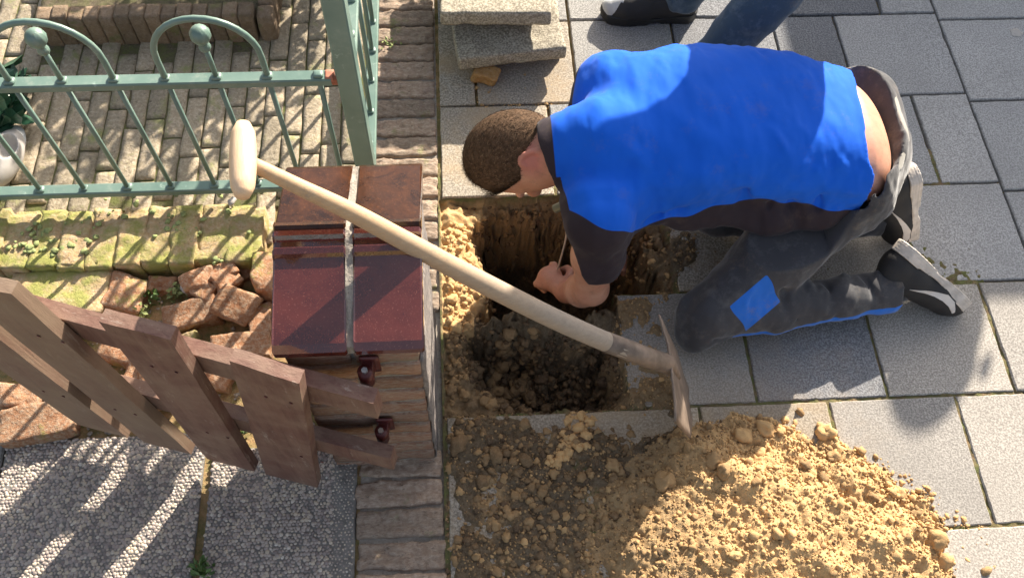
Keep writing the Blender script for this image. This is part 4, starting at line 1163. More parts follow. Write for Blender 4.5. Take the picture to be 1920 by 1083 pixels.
# ------------------------------------------------------------------ signed distance modelling for bodies, clothes and shoes
class SDF:
    def __init__(s, lo, hi, h):
        s.h = h; s.lo = np.array(lo, float); n = np.ceil((np.array(hi) - s.lo) / h).astype(int) + 1
        s.n = n; s.f = np.full(n, .2, np.float32)
        s.ax = [s.lo[i] + np.arange(n[i]) * h for i in range(3)]
    def sub(s, lo, hi, m):
        i0 = np.maximum(0, np.floor((np.array(lo) - m - s.lo) / s.h).astype(int))
        i1 = np.minimum(s.n, np.ceil((np.array(hi) + m - s.lo) / s.h).astype(int) + 1)
        if np.any(i1 <= i0): return None, None
        sl = tuple(slice(a, b) for a, b in zip(i0, i1))
        return sl, np.meshgrid(*[s.ax[k][sl[k]] for k in range(3)], indexing='ij', sparse=True)
    @staticmethod
    def smin(a, b, k):
        if k <= 0: return np.minimum(a, b)
        h = np.clip(.5 + .5 * (b - a) / k, 0, 1)
        return b + (a - b) * h - k * h * (1 - h)
    def put(s, sl, d, k, op='add'):
        if op == 'add': s.f[sl] = s.smin(s.f[sl], d, k)
        else: s.f[sl] = -s.smin(-s.f[sl], d, k)
    def cone(s, a, b, ra, rb, k=.01, op='add', flat=None):
        a = np.array(a, float); b = np.array(b, float); r = max(ra, rb)
        sl, g = s.sub(np.minimum(a, b) - r, np.maximum(a, b) + r, .03 + k)
        if sl is None: return
        X, Y, Z = g; e = b - a; L2 = max(float(e @ e), 1e-9)
        wx, wy, wz = X - a[0], Y - a[1], Z - a[2]
        t = np.clip((wx * e[0] + wy * e[1] + wz * e[2]) / L2, 0, 1)
        dx, dy, dz = wx - e[0] * t, wy - e[1] * t, wz - e[2] * t
        if flat is not None:      # flatten along a direction
            n, q = flat; n = np.array(n, float); n /= np.linalg.norm(n)
            dn = dx * n[0] + dy * n[1] + dz * n[2]
            dd = np.sqrt(np.maximum(dx * dx + dy * dy + dz * dz - dn * dn, 0) + (dn / q) ** 2)
        else: dd = np.sqrt(dx * dx + dy * dy + dz * dz)
        s.put(sl, (dd - (ra + (rb - ra) * t)).astype(np.float32), k, op)
    def chain(s, pts, rs, k=.01, op='add', flat=None):
        for i in range(len(pts) - 1): s.cone(pts[i], pts[i + 1], rs[i], rs[i + 1], k, op, flat)
    def ell(s, c, r, M_=None, k=.01, op='add'):
        c = np.array(c, float); r = np.array(r, float); R = np.eye(3) if M_ is None else np.array(M_, float)   # rows: local axes
        R_ = float(max(r)); sl, g = s.sub(c - R_, c + R_, .03 + k)
        if sl is None: return
        X, Y, Z = g; w = (X - c[0], Y - c[1], Z - c[2])
        q = [sum(R[i][j] * w[j] for j in range(3)) / r[i] for i in range(3)]
        L = np.sqrt(q[0] ** 2 + q[1] ** 2 + q[2] ** 2) + 1e-9
        g2 = np.sqrt(sum((q[i] / r[i]) ** 2 for i in range(3))) + 1e-9
        s.put(sl, (L * (L - 1) / g2).astype(np.float32), k, op)
    def sweep(s, pts, ry, rz, ex=2.4, k=.01, grow=0.0, roll=0.0):
        """elliptic tube along +X: pts (x, y, z) at the knots"""
        pts = np.array(pts); xs = pts[:, 0]; o = np.argsort(xs); xs = xs[o]
        lo = (xs[0] - .02, (pts[:, 1] - max(ry)).min() - grow, (pts[:, 2] - max(rz)).min() - grow)
        hi = (xs[-1] + .02, (pts[:, 1] + max(ry)).max() + grow, (pts[:, 2] + max(rz)).max() + grow)
        sl, g = s.sub(lo, hi, .04)
        X, Y, Z = g; x1 = X[:, 0, 0]
        f = lambda arr: np.interp(x1, xs, np.array(arr)[o])[:, None, None]
        cy, cz, a, b = f(pts[:, 1]), f(pts[:, 2]), f(ry) + grow, f(rz) + grow
        qy, qz = np.abs(Y - cy) / a, np.abs(Z - cz) / b
        L = (qy ** ex + qz ** ex) ** (1 / ex)
        d = (L - 1) * np.minimum(a, b) * .9
        rr = np.minimum(a, b) * .7
        ex_ = np.maximum(xs[0] + rr - X, X - xs[-1] + rr) 
        d = np.where(ex_ > 0, np.hypot(np.maximum(d + rr, 0), ex_) - rr + np.minimum(0, d + rr) * 0, d)
        s.put(sl, d.astype(np.float32), k)
    def plane(s, p, n):
        """keep the side the normal points away from"""
        X, Y, Z = np.meshgrid(*s.ax, indexing='ij', sparse=True); n = np.array(n, float); n /= np.linalg.norm(n)
        s.f = np.maximum(s.f, ((X - p[0]) * n[0] + (Y - p[1]) * n[1] + (Z - p[2]) * n[2]).astype(np.float32))
    def wob(s, fn):
        X, Y, Z = np.meshgrid(*s.ax, indexing='ij', sparse=False)
        m = np.abs(s.f) < .03
        s.f[m] += fn(X[m], Y[m], Z[m]).astype(np.float32)
    def groove(s, a, b, amp, w, bend=None):
        """raised (amp<0) or sunk (amp>0) fold along a segment"""
        a = np.array(a, float); b = np.array(b, float)
        sl, g = s.sub(np.minimum(a, b), np.maximum(a, b), w * 2.6)
        if sl is None: return
        X, Y, Z = g; e = b - a; L2 = float(e @ e)
        t = np.clip(((X - a[0]) * e[0] + (Y - a[1]) * e[1] + (Z - a[2]) * e[2]) / L2, 0, 1)
        d2 = (X - a[0] - e[0] * t) ** 2 + (Y - a[1] - e[1] * t) ** 2 + (Z - a[2] - e[2] * t) ** 2
        s.f[sl] += (amp * np.exp(-d2 / w ** 2) * np.sin(np.pi * np.clip(t * .8 + .1, 0, 1))).astype(np.float32)
    def mesh(s, name):
        f = s.f.copy()
        for ax in range(3):
            sl = [slice(None)] * 3
            for e in (0, -1): sl[ax] = e; f[tuple(sl)] = np.maximum(f[tuple(sl)], s.h)
        g = openvdb.FloatGrid(background=.2); g.copyFromArray(np.ascontiguousarray(f.astype(np.float32)))
        pts, tri, quad = g.convertToPolygons(isovalue=0.0, adaptivity=0.0)
        V = pts * s.h + s.lo
        Q_ = quad[:, ::-1] if len(quad) else quad
        me = np_mesh(name, V, Q_, tri[:, ::-1] if len(tri) else None)
        return me
def relax(me, it=2, f=.5):
    bm = bmesh.new(); bm.from_mesh(me)
    for _ in range(it): bmesh.ops.smooth_vert(bm, verts=bm.verts, factor=f, use_axis_x=True, use_axis_y=True, use_axis_z=True)
    bm.to_mesh(me); bm.free(); me.polygons.foreach_set('use_smooth', [True] * len(me.polygons)); return me
def norm(v): v = np.array(v, float); return v / np.linalg.norm(v)
def lerp(a, b, t): return np.array(a) * (1 - t) + np.array(b) * t

# ---- shoe in its own frame: x heel to toe, z up from the sole, y across
def make_shoe(parent, mat_world, sole_mat, toe=False, text=False, L=.285):
    sh = SDF((-.02, -.07, -.01), (L + .02, .07, .15), .0030)
    sh.chain([(.040, 0, .050), (.10, 0, .052), (.17, 0, .040), (.215, 0, .033), (L - .040, 0, .030)], [.036, .037, .040, .040, .030], .02)
    sh.chain([(.048, 0, .075), (.060, 0, .105)], [.034, .036], .02)
    sh.chain([(.10, 0, .080), (.16, 0, .055)], [.026, .022], .03)
    sh.cone((.058, 0, .13), (.058, 0, .095), .030, .024, .006, 'sub')
    sh.plane((0, 0, .118), (-.15, 0, 1))
    sh.plane((0, 0, .022), (0, 0, -1))
    sh.groove((.13, -.03, .07), (.13, .03, .07), .003, .006); sh.groove((.15, -.03, .062), (.15, .03, .062), .003, .006)
    sh.groove((.17, -.03, .056), (.17, .03, .056), .003, .006)
    me = relax(sh.mesh('shoe'), 1)
    o = link('shoe', me, mat_shoe, parent); o.matrix_basis = mat_world
    so = SDF((-.02, -.07, -.03), (L + .02, .07, .06), .0030)
    X, Y, Z = np.meshgrid(*so.ax, indexing='ij', sparse=True)
    w = np.interp(X[:, 0, 0], [0, .03, .10, .16, .215, L - .03, L], [.026, .036, .034, .041, .046, .036, .02])[:, None, None]
    q = np.hypot(np.maximum(np.maximum(.035 - X, X - (L - .045)), 0) , 0)
    rr = np.sqrt(np.maximum(q, 0) ** 2 + np.maximum(np.abs(Y) - (w - .034), 0) ** 2) - .034
    rr = np.minimum(rr, 1)
    top = .034 - .010 * np.exp(-((X - .13) / .05) ** 2) + .006 * np.exp(-((X - L) / .03) ** 2)
    bot = .004 + .010 * np.clip((X - (L - .06)) / .06, 0, 1) ** 2 + .004 * np.exp(-((X - .13) / .03) ** 2)
    d = np.maximum(rr, np.maximum(Z - top, bot - Z))
    ridges = .0012 * np.sin(Z * 900) + .0010 * np.sign(np.sin(X * 420)) * (Z < .006)
    so.f = (d + ridges * (np.abs(d) < .01)).astype(np.float32)
    # tread grooves
    me = relax(so.mesh('sole'), 1)
    s2 = link('sole', me, sole_mat, o, local=True)
    if not toe:
        # curved side mark, broad at the toe side and drawn out to a point towards the heel
        cl = [(.225, .052), (.200, .041), (.175, .040), (.150, .048), (.120, .062), (.090, .080)]
        hw = [.003, .0085, .0095, .0065, .0035, .0008]
        for sg in (1, -1):
            V = []; Fc = []
            for i in range(len(cl) * 3 - 2):
                t = i / 3; j = min(int(t), len(cl) - 2); fr = t - j
                x = cl[j][0] * (1 - fr) + cl[j + 1][0] * fr; z = cl[j][1] * (1 - fr) + cl[j + 1][1] * fr; h = hw[j] * (1 - fr) + hw[j + 1] * fr
                for dz in (-h, h):
                    xi = int(np.clip((x - sh.lo[0]) / sh.h, 0, sh.n[0] - 1)); zi = int(np.clip((z + dz - sh.lo[2]) / sh.h, 0, sh.n[2] - 1))
                    colm = sh.f[xi, :, zi]; ys = sh.ax[1]; inside = np.where(colm < 0)[0]
                    yy = (max(abs(ys[inside[0]]), abs(ys[inside[-1]])) if len(inside) else .02) + .003
                    V.append((x, sg * yy, z + dz)); V.append((x, sg * (yy - .004), z + dz))
            n = len(V) // 4
            for i in range(n - 1):
                a = i * 4; b = a + 4
                Fc += [(a, a + 2, b + 2, b), (a + 1, b + 1, b + 3, a + 3), (a, b, b + 1, a + 1), (a + 2, a + 3, b + 3, b + 2)]
            Fc += [(0, 1, 3, 2), (n * 4 - 4, n * 4 - 2, n * 4 - 1, n * 4 - 3)]
            link('stripe', mesh('stripe', V, Fc, False), mat_white, o, local=True)
    else:
        tc = SDF((.17, -.06, .02), (L + .02, .06, .09), .003)
        tc.chain([(.225, 0, .036), (L - .042, 0, .033)], [.040, .0305], .01); tc.plane((.205, 0, 0), (-1, 0, .25)); tc.plane((0, 0, .030), (0, 0, -1))
        link('toecap', tc.mesh('toecap'), mat_grey_toe, o, local=True)
    return o
def frame(origin, xdir, zdir):
    x = Vector(xdir).normalized(); z = Vector(zdir); z = (z - x * z.dot(x)).normalized(); y = z.cross(x)
    m = Matrix((x, y, z)).transposed().to_4x4(); m.translation = Vector(origin); return m

# ================================================================== kneeling man
man = empty('person', (.85, 1.05, 0), label='man kneeling over the pit in blue and dark work shirt, head down', cat='person')
TP = [(1095, 258, .320), (1180, 242, .338), (1280, 230, .345), (1400, 231, .340), (1520, 242, .325), (1600, 264, .300), (1650, 282, .270)]
TX = np.array([P(*q) for q in TP])
TRY = [.160, .188, .195, .186, .180, .170, .150]
TRZ = [.080, .102, .108, .104, .102, .108, .105]
SHN = P(1120, 415, .320); SHF = P(1130, 160, .325)
ELN = P(1108, 540, .085); WRN = P(1062, 548, -.045)
ELF = np.array([.280, 1.27, .11]); WRF = np.array([.385, 1.165, -.03])
HC = P(959, 285, .285); NK0 = P(1020, 300, .300); NK1 = P(1085, 278, .345)
crown = norm((-.86, -.06, -.35)); 
eary = norm(np.cross(crown, (-.35, .50, .80)));                     # across the head
if eary[1] > 0: eary = -eary                                         # towards the ear one can see
up_h = norm(np.cross(crown, eary));  up_h = up_h if up_h[2] > 0 else -up_h     # back of the head
HR = np.array([crown, eary, up_h])
def man_torso(s, grow=0.0, k=.02):
    s.sweep(TX, TRY, TRZ, 2.3, k, grow)
sk = SDF((-.05, .80, -.20), (1.00, 1.45, .50), .0036)
man_torso(sk, -.018)
sk.ell(HC, (.110, .0815, .090), HR, .01)
sk.ell(HC - crown * .028 - up_h * .030, (.085, .060, .075), HR, .02)        # jaw and face
sk.ell(HC - up_h * .108 + crown * -.015, (.018, .011, .016), HR, .012)      # nose
for sg in (-1, 1):
    sk.ell(HC - up_h * .098 + crown * .012 + eary * sg * .028, (.012, .014, .008), HR, .006, 'sub')   # eye sockets
    sk.ell(HC - up_h * .092 + crown * .012 + eary * sg * .028, (.010, .011, .010), HR, .003)
    ec = HC + eary * sg * .082 - crown * .055 - up_h * .004
    e0 = HC + eary * sg * .072 - crown * .058 + up_h * .002
    sk.ell(e0 + eary * sg * .004, (.026, .007, .015), HR, .004)
    ring_ = [e0 + eary * sg * (.010 + .006 * max(0, math.sin(a_ * .5))) + crown * .030 * math.cos(a_) + up_h * .019 * math.sin(a_) * (1 if math.sin(a_) > 0 else .6) for a_ in np.linspace(-.6, 3.9, 9)]
    sk.chain(ring_, [.0042] * 9, .003)
    sk.ell(e0 + eary * sg * .010, (.014, .006, .007), HR, .003, 'sub')
sk.ell(HC - up_h * .098 - crown * .050, (.006, .022, .008), HR, .006, 'sub')
sk.chain([NK0, lerp(NK0, NK1, .6), NK1], [.060, .058, .075], .03)
sk.chain([SHN, lerp(SHN, ELN, .5), ELN], [.052, .046, .039], .03)
sk.chain([ELN, lerp(ELN, WRN, .35), WRN], [.042, .041, .027], .012, flat=None)
sk.chain([SHF, ELF], [.050, .038], .03); sk.chain([ELF, WRF], [.040, .026], .01)
def hand(s, w, fdir, pn, tdir, holding=True, scale=1.0):
    """wrist, direction of the fingers, back-of-hand normal, side of the thumb"""
    fdir = norm(fdir); pn = np.array(pn, float); pn = norm(pn - fdir * (pn @ fdir)); sd_ = norm(np.cross(fdir, pn))
    if sd_ @ np.array(tdir) < 0: sd_ = -sd_
    kn = w + fdir * .085 * scale
    s.cone(w, lerp(w, kn, .9), .024, .027, .012, flat=None)
    for i, (off, ln, r) in enumerate(((.033, .088, .0090), (.012, .098, .0095), (-.010, .090, .0090), (-.031, .070, .0078))):
        b = w + fdir * .062 * scale + sd_ * off * .6; k0 = kn + sd_ * off + pn * .004
        s.cone(b, k0, .013, .0105, .010)
        k1 = k0 + norm(fdir * .75 - pn * .75) * ln * .42; k2 = k1 + norm(-fdir * .25 - pn * 1.0) * ln * .30; k3 = k2 + norm(-fdir * 1.0 - pn * .1) * ln * .26
        s.chain([k0, k1, k2, k3], [r * 1.0, r * .95, r * .9, r * .82], .0012)
    t0 = w + fdir * .022 + sd_ * .022 - pn * .004; t1 = t0 + norm(fdir * .6 + sd_ * .7 - pn * .4) * .040; t2 = t1 + norm(fdir * 1 + sd_ * .0 - pn * .45) * .030; t3 = t2 + norm(fdir * .8 - sd_ * .55 - pn * .4) * .024
    s.chain([t0, t1, t2, t3], [.0145, .0118, .0102, .0088], .006)
hand(sk, WRN, P(1022, 515, -.075) - WRN, (-.2, -.35, 1), (0, 1, .4))
hand(sk, WRF, (.1, -.1, -1), (.2, .9, -.2), (-1, 0, 0))
me = relax(sk.mesh('body'), 1, .4)
v = verts_np(me)
dd = np.linalg.norm((v - (HC + eary * .080 - crown * .055)) / .040, axis=1)
attr_f(me, 'flush', np.clip(1.25 - dd, 0, .8) + .25 * (np.linalg.norm(v - WRN, axis=1) < .09))
link('body', me, mat_skin, man)

# hair: a close cap plus thousands of short strands
hc = SDF(HC - .13, HC + .13, .0035)
hc.ell(HC, (.114, .0850, .0945), HR, .001)
hc.plane(HC - crown * .100, -crown * 1.0 + up_h * .12)
hc.plane(HC - up_h * .045, -up_h * 1.0 - crown * .45)
for sg in (1, -1):
    hc.cone(HC + eary * sg * .088 - crown * .046, HC + eary * sg * .085 - crown * .11 - up_h * .01, .016, .044, .006, 'sub')
hair = link('hair', hc.mesh('hair'), mat_hair, man)
hv = verts_np(hair.data); hn = np.empty(len(hv) * 3, np.float32); hair.data.vertices.foreach_get('normal', hn); hn = hn.reshape(-1, 3)
loc = (hv - HC) @ HR.T
ok = np.where((np.linalg.norm(loc / np.array([.114, .085, .0945]), axis=1) > .93))[0]
def strands(name, n, mat, lift, seed, lmul=1.0):
    r = np.random.default_rng(seed); ids = r.choice(ok, n); V = np.zeros((n, 5, 3), np.float32)
    p = hv[ids] + r.normal(0, .0014, (n, 3)); nr = hn[ids]
    lc = loc[ids]
    flow = crown[None, :] * .85 + np.outer(lc[:, 1] / .08, eary) * .5 - up_h * .25 + r.normal(0, .14, (n, 3))
    flow -= nr * np.sum(flow * nr, 1)[:, None]; flow /= np.linalg.norm(flow, axis=1)[:, None] + 1e-6
    # on the far crown the hair turns down towards the brow and stands a little off
    L = (.010 + .013 * np.clip(lc[:, 0] / .1 + .4, 0, 1.3)) * r.uniform(.7, 1.3, n) * lmul
    s_ = np.cross(flow, nr); w = .0006
    t1 = p + (flow * .55 + nr * (.20 + lift)) * L[:, None]; t2 = t1 + (flow * .6 + nr * (.02 + lift * .6)) * L[:, None]
    V[:, 0] = p - s_ * w; V[:, 1] = p + s_ * w; V[:, 2] = t1 - s_ * w * .9; V[:, 3] = t1 + s_ * w * .9; V[:, 4] = t2
    b = (np.arange(n) * 5)[:, None]
    me = np_mesh(name, V.reshape(-1, 3), b + np.array([0, 1, 3, 2]), b + np.array([2, 3, 4]))
    return link(name, me, mat, hair, kind='stuff')
strands('strands', 16000, mat_hair, .03, 5, 1.6); strands('strands', 7000, mat_hair_pale, .05, 6, 1.6)

# shirt
sp = SDF((.10, .78, .04), (1.02, 1.50, .52), .0042)
man_torso(sp, .006, .02)
sp.chain([SHN + (0, .03, 0), SHN, lerp(SHN, ELN, .5), lerp(SHN, ELN, .80)], [.080, .064, .056, .056], .05)
sp.chain([SHF - (0, .03, 0), SHF, lerp(SHF, ELF, .5), lerp(SHF, ELF, .80)], [.062, .056, .054, .056], .05)
sp.chain([NK1 + crown * .04, NK1 - crown * .05], [.082, .10], .04)
# cloth hanging down from the belly on the near side
hem = [P(1190, 432, .26), P(1290, 426, .22), P(1440, 440, .20), P(1540, 428, .21), P(1600, 385, .23)]
sp.chain([q + np.array((0, .035, .02)) for q in hem], [.030, .032, .034, .034, .03], .05)
# cut: hem line at the back, sleeve ends, neck hole
hn_ = norm(P(1632, 270, .41) - P(1400, 270, .41)); 
Xc, Yc, Zc = np.meshgrid(*sp.ax, indexing='ij', sparse=True)
xh = np.interp(Yc[0, :, 0], [.85, P(1612, 385, .25)[1], P(1632, 320, .36)[1], P(1635, 265, .40)[1], P(1612, 180, .39)[1], P(1590, 100, .34)[1], 1.5],
               [P(1600, 385, .25)[0], P(1600, 385, .25)[0], P(1620, 320, .36)[0], P(1622, 265, .40)[0], P(1601, 180, .39)[0], P(1580, 100, .34)[0], .80])[None, :, None]
sp.f = np.maximum(sp.f, (Xc - xh + 0 * Zc).astype(np.float32))
nd = norm(ELN - SHN)
def endcut(s, a, b, t, tiltv=(0, 0, 0), rad=.12):
    n = norm(np.array(b) - np.array(a)) + np.array(tiltv); n = norm(n); c = lerp(a, b, t)
    X, Y, Z = np.meshgrid(*s.ax, indexing='ij', sparse=True)
    d = (X - c[0]) * n[0] + (Y - c[1]) * n[1] + (Z - c[2]) * n[2]
    near = ((X - c[0]) ** 2 + (Y - c[1]) ** 2 + (Z - c[2]) ** 2) < rad ** 2
    s.f = np.where(near, np.maximum(s.f, d), s.f).astype(np.float32)
endcut(sp, SHN, ELN, .60, (.25, 0, 0)); endcut(sp, SHF, ELF, .78)
sp.cone(lerp(SHN, ELN, .54), lerp(SHN, ELN, 1.1), .046, .052, .004, 'sub')
sp.cone(lerp(SHF, ELF, .66), lerp(SHF, ELF, 1.0), .054, .058, .004, 'sub')
sp.cone(NK1 + crown * .045, NK1 + crown * .12, .066, .075, .004, 'sub')
sp.plane(NK1 + crown * .066, crown)
# folds
def FP(a, b, amp, w): sp.groove(P(*a), P(*b), amp, w)
for a, b, am, w in (((1075, 215, .36), (1110, 330, .37), .009, .012), ((1095, 190, .38), (1150, 380, .38), -.007, .014), ((1180, 170, .42), (1330, 260, .45), -.006, .022),
                    ((1140, 250, .42), (1230, 330, .43), -.005, .018), ((1260, 400, .26), (1300, 300, .40), .006, .012), ((1390, 420, .24), (1400, 320, .38), .009, .012),
                    ((1380, 400, .25), (1340, 330, .36), -.006, .014), ((1490, 410, .24), (1470, 300, .38), .007, .012), ((1505, 240, .43), (1508, 380, .30), -.006, .009),
                    ((1450, 240, .44), (1480, 290, .42), -.005, .009), ((1560, 290, .41), (1550, 380, .28), .006, .010), ((1575, 300, .40), (1590, 370, .28), -.006, .010),
                    ((1150, 430, .28), (1290, 380, .30), .008, .013), ((1110, 440, .27), (1190, 470, .22), .006, .012), ((1090, 460, .2), (1150, 500, .18), -.004, .012),
                    ((1560, 110, .40), (1575, 200, .42), -.004, .010), ((1600, 150, .40), (1610, 250, .41), -.004, .010), ((1530, 120, .40), (1500, 180, .44), .004, .012)):
    FP(a, b, am, w)
for a, b, am, w in (((1250, 120, .42), (1330, 110, .42), .004, .010), ((1465, 300, .40), (1440, 390, .27), .007, .009), ((1530, 300, .40), (1535, 400, .26), .007, .009), ((1585, 300, .39), (1580, 385, .27), .006, .008),
                    ((1340, 380, .33), (1330, 430, .24), .009, .010), ((1420, 380, .31), (1425, 435, .22), .010, .010), ((1490, 385, .3), (1500, 430, .22), .009, .010), ((1230, 400, .33), (1240, 440, .27), .007, .009), ((1060, 250, .38), (1075, 330, .36), .006, .008)):
    FP(a, b, am, w)
sp.wob(lambda x, y, z: .0040 * fbm(x, y * .7, z, 9, 3, 21) + .0026 * fbm(x * 1.4, y * .5, z, 24, 3, 23))
me = relax(sp.mesh('shirt'), 1, .4)
v = verts_np(me)
# blue panel: everything above a line round the body; sleeves and sides stay dark
px_ = [P(1050, 330, .34)[0], P(1062, 390, .32)[0], P(1100, 405, .32)[0], P(1180, 428, .30)[0], P(1290, 400, .30)[0], P(1390, 370, .31)[0], P(1440, 372, .29)[0], P(1510, 378, .29)[0], P(1600, 392, .27)[0]]
py_ = [P(1050, 330, .34)[1], P(1062, 390, .32)[1], P(1100, 405, .32)[1], P(1180, 428, .30)[1], P(1290, 400, .30)[1], P(1390, 370, .31)[1], P(1440, 372, .29)[1], P(1510, 378, .29)[1], P(1600, 392, .27)[1]]
yl = np.interp(v[:, 0], px_, py_) + .006 * np.sin(v[:, 0] * 60)
# height at which the line crosses the side of the body
zl = np.interp(v[:, 0], px_, [.34, .32, .32, .29, .29, .30, .29, .28, .26])
near_side = (v[:, 1] - yl) + (v[:, 2] - zl) * .9
farx = [P(1070, 120, .36)[0], P(1110, 95, .37)[0], P(1160, 72, .36)[0], P(1600, 95, .34)[0]]
fary = [P(1095, 160, .36)[1], P(1110, 95, .36)[1], P(1160, 66, .35)[1], P(1600, 85, .33)[1]]
far_side = -(v[:, 1] - np.interp(v[:, 0], farx, fary) - .006) + (v[:, 2] - .34) * .6
collar = (v[:, 0] - P(1050, 290, .38)[0]) + .12 * (v[:, 2] - .36) + .01
pan = np.minimum(np.minimum(near_side, far_side), collar)
attr_f(me, 'panel', np.clip(.5 + pan * 4, 0, 1))
link('shirt', me, mat_shirt, man)

# trousers
KN = P(1322, 592, .072); AN = P(1680, 545, .062); HPN = P(1590, 355, .235)
KF = P(1345, 395, .078); AF = P(1650, 405, .085); HPF = P(1600, 210, .250)
tr = SDF((.44, .74, -.01), (1.16, 1.46, .46), .0042)
tr.sweep(TX[4:] + np.array((-.002, 0, -.004)), [.150, .160, .158], [.095, .110, .112], 2.3, .02, .006)
tr.chain([P(1580, 285, .25), P(1612, 288, .245)], [.125, .116], .05)
tr.chain([HPN, lerp(HPN, KN, .5), KN], [.100, .078, .060], .05)
tr.chain([KN, lerp(KN, AN, .35), lerp(KN, AN, .7), AN], [.062, .056, .048, .050], .025)
tr.chain([HPF, lerp(HPF, KF, .5), KF], [.105, .085, .062], .05)
tr.chain([KF, lerp(KF, AF, .5), AF], [.062, .056, .050], .025)
tr.cone(KN, P(1300, 625, .05), .056, .045, .03)
# waist opening
wn_ = norm(P(1690, 250, .30) - P(1560, 250, .36)); 
yw = [P(1640, 395, .22)[1], P(1668, 330, .30)[1], P(1686, 270, .32)[1], P(1672, 200, .33)[1], P(1640, 140, .33)[1], P(1600, 98, .32)[1]]
xw = [P(1585, 400, .22)[0], P(1650, 325, .30)[0], P(1668, 260, .33)[0], P(1650, 180, .34)[0], P(1618, 128, .33)[0], P(1575, 92, .32)[0]]
Xc, Yc, Zc = np.meshgrid(*tr.ax, indexing='ij', sparse=True)
xcut = np.interp(Yc[0, :, 0], yw, xw)[None, :, None]
cutd = (xcut - Xc) - (.30 - Zc) * .55
inner = SDF(tr.lo, tr.ax[0][-1] * np.array([1, 0, 0]) + np.array([0, tr.ax[1][-1], tr.ax[2][-1]]), .0042)
inner.sweep(TX, TRY, TRZ, 2.3, .02, .004)
full = tr.f.copy()
tr.f = np.where((Zc > .20) | (cutd < 0), np.maximum(tr.f, cutd), tr.f).astype(np.float32)
m_ = tuple(slice(0, min(a, b)) for a, b in zip(tr.f.shape, inner.f.shape))
band = np.zeros_like(tr.f); band[m_] = inner.f[m_]
deep = cutd < -.0
tr.f = np.maximum(tr.f, np.where((cutd > -.06) & (Zc > .2), -(band - .002), -.2)).astype(np.float32)
wbs = SDF(tr.lo, [a[-1] for a in tr.ax], .0042)
wf = full - .0035
wf = np.maximum(np.maximum(wf, cutd + .0015), -cutd - .026); wf = np.maximum(wf, P(1610, 372, .26)[1] - Yc); wf = np.maximum(wf, np.where(Zc > .17, -(band - .001), .1))
mm_ = tuple(slice(0, min(a, b)) for a, b in zip(wbs.f.shape, wf.shape)); wbs.f[:] = .1; wbs.f[mm_] = wf[mm_]
link('waistband', relax(wbs.mesh('waistband'), 1), mat_waist, man)
endcut(tr, KN, AN, .98, rad=.09); endcut(tr, KF, AF, 1.0, rad=.09)
tr.cone(lerp(KN, AN, .93), lerp(KN, AN, 1.2), .036, .044, .003, 'sub')
tr.cone(lerp(KF, AF, .93), lerp(KF, AF, 1.2), .036, .044, .003, 'sub')
def FT(a, b, amp, w): tr.groove(P(*a), P(*b), amp, w)
for a, b, am, w in (((1330, 470, .18), (1275, 600, .10), .013, .016), ((1290, 520, .13), (1262, 610, .08), -.009, .014), ((1365, 450, .20), (1330, 560, .16), -.008, .018),
                    ((1500, 500, .12), (1530, 560, .11), -.012, .010), ((1540, 500, .11), (1560, 570, .10), .011, .010), ((1580, 490, .11), (1590, 560, .10), -.011, .009),
                    ((1610, 500, .11), (1640, 560, .10), .012, .009), ((1640, 490, .11), (1655, 540, .10), -.011, .008), ((1460, 520, .15), (1480, 600, .10), .010, .012),
                    ((1420, 520, .18), (1380, 620, .12), -.006, .010), ((1500, 470, .15), (1420, 500, .18), .012, .013), ((1590, 430, .16), (1480, 480, .15), -.010, .013),
                    ((1640, 400, .16), (1540, 470, .13), .012, .011), ((1670, 350, .20), (1600, 430, .16), -.008, .011), ((1690, 320, .20), (1620, 400, .2), .008, .010),
                    ((1390, 430, .22), (1450, 440, .22), .010, .014), ((1350, 640, .06), (1450, 620, .06), .006, .008), ((1290, 600, .1), (1360, 650, .06), .008, .010),
                    ((1660, 500, .10), (1680, 590, .07), -.006, .009), ((1560, 600, .07), (1600, 540, .1), .007, .009)):
    FT(a, b, am, w)
tr.wob(lambda x, y, z: .0050 * fbm(x * .8, y, z, 11, 3, 31) + .0028 * fbm(x * 1.6, y * .8, z, 26, 3, 33))
me = relax(tr.mesh('trousers'), 1, .4)
v = verts_np(me)
def seg_d(v, a, b, w=None):
    a = np.array(a); b = np.array(b); e = b - a; t = np.clip(((v - a) @ e) / (e @ e), 0, 1); return np.linalg.norm(v - a - t[:, None] * e, axis=1), t
pa = P(1445, 545, .150); pb = P(1390, 592, .125)
d1, t1 = seg_d(v, pa, pb)
_ax = norm(pb - pa); _w = norm(np.cross(_ax, (-.1, -.3, 1))); _r = v - (pa + pb) / 2
patch = np.minimum(.052 + .002 * np.sin((_r @ _w) * 90) - np.abs(_r @ _ax), .033 - np.abs(_r @ _w - .0 * (_r @ _ax))); patch = np.where(np.linalg.norm(_r, axis=1) < .09, patch, -.1)
st_a = P(1370, 640, .040); st_b = P(1690, 592, .042)
t = (v[:, 0] - st_a[0]) / (st_b[0] - st_a[0]); zc = .050 + .018 * np.clip(t, 0, 1); wd = .006 + .009 * np.clip(t, 0, 1)
side = np.minimum(wd - np.abs(v[:, 2] - zc), np.minimum(t * .3, 1)) ; side = np.where((v[:, 1] < (KN[1] + AN[1]) / 2 - .015) & (v[:, 0] > st_a[0]) , side, -.1)
attr_f(me, 'panel', np.clip(.5 + np.maximum(patch, side) * 12, 0, 1))
trs = link('trousers', me, mat_trousers, man)
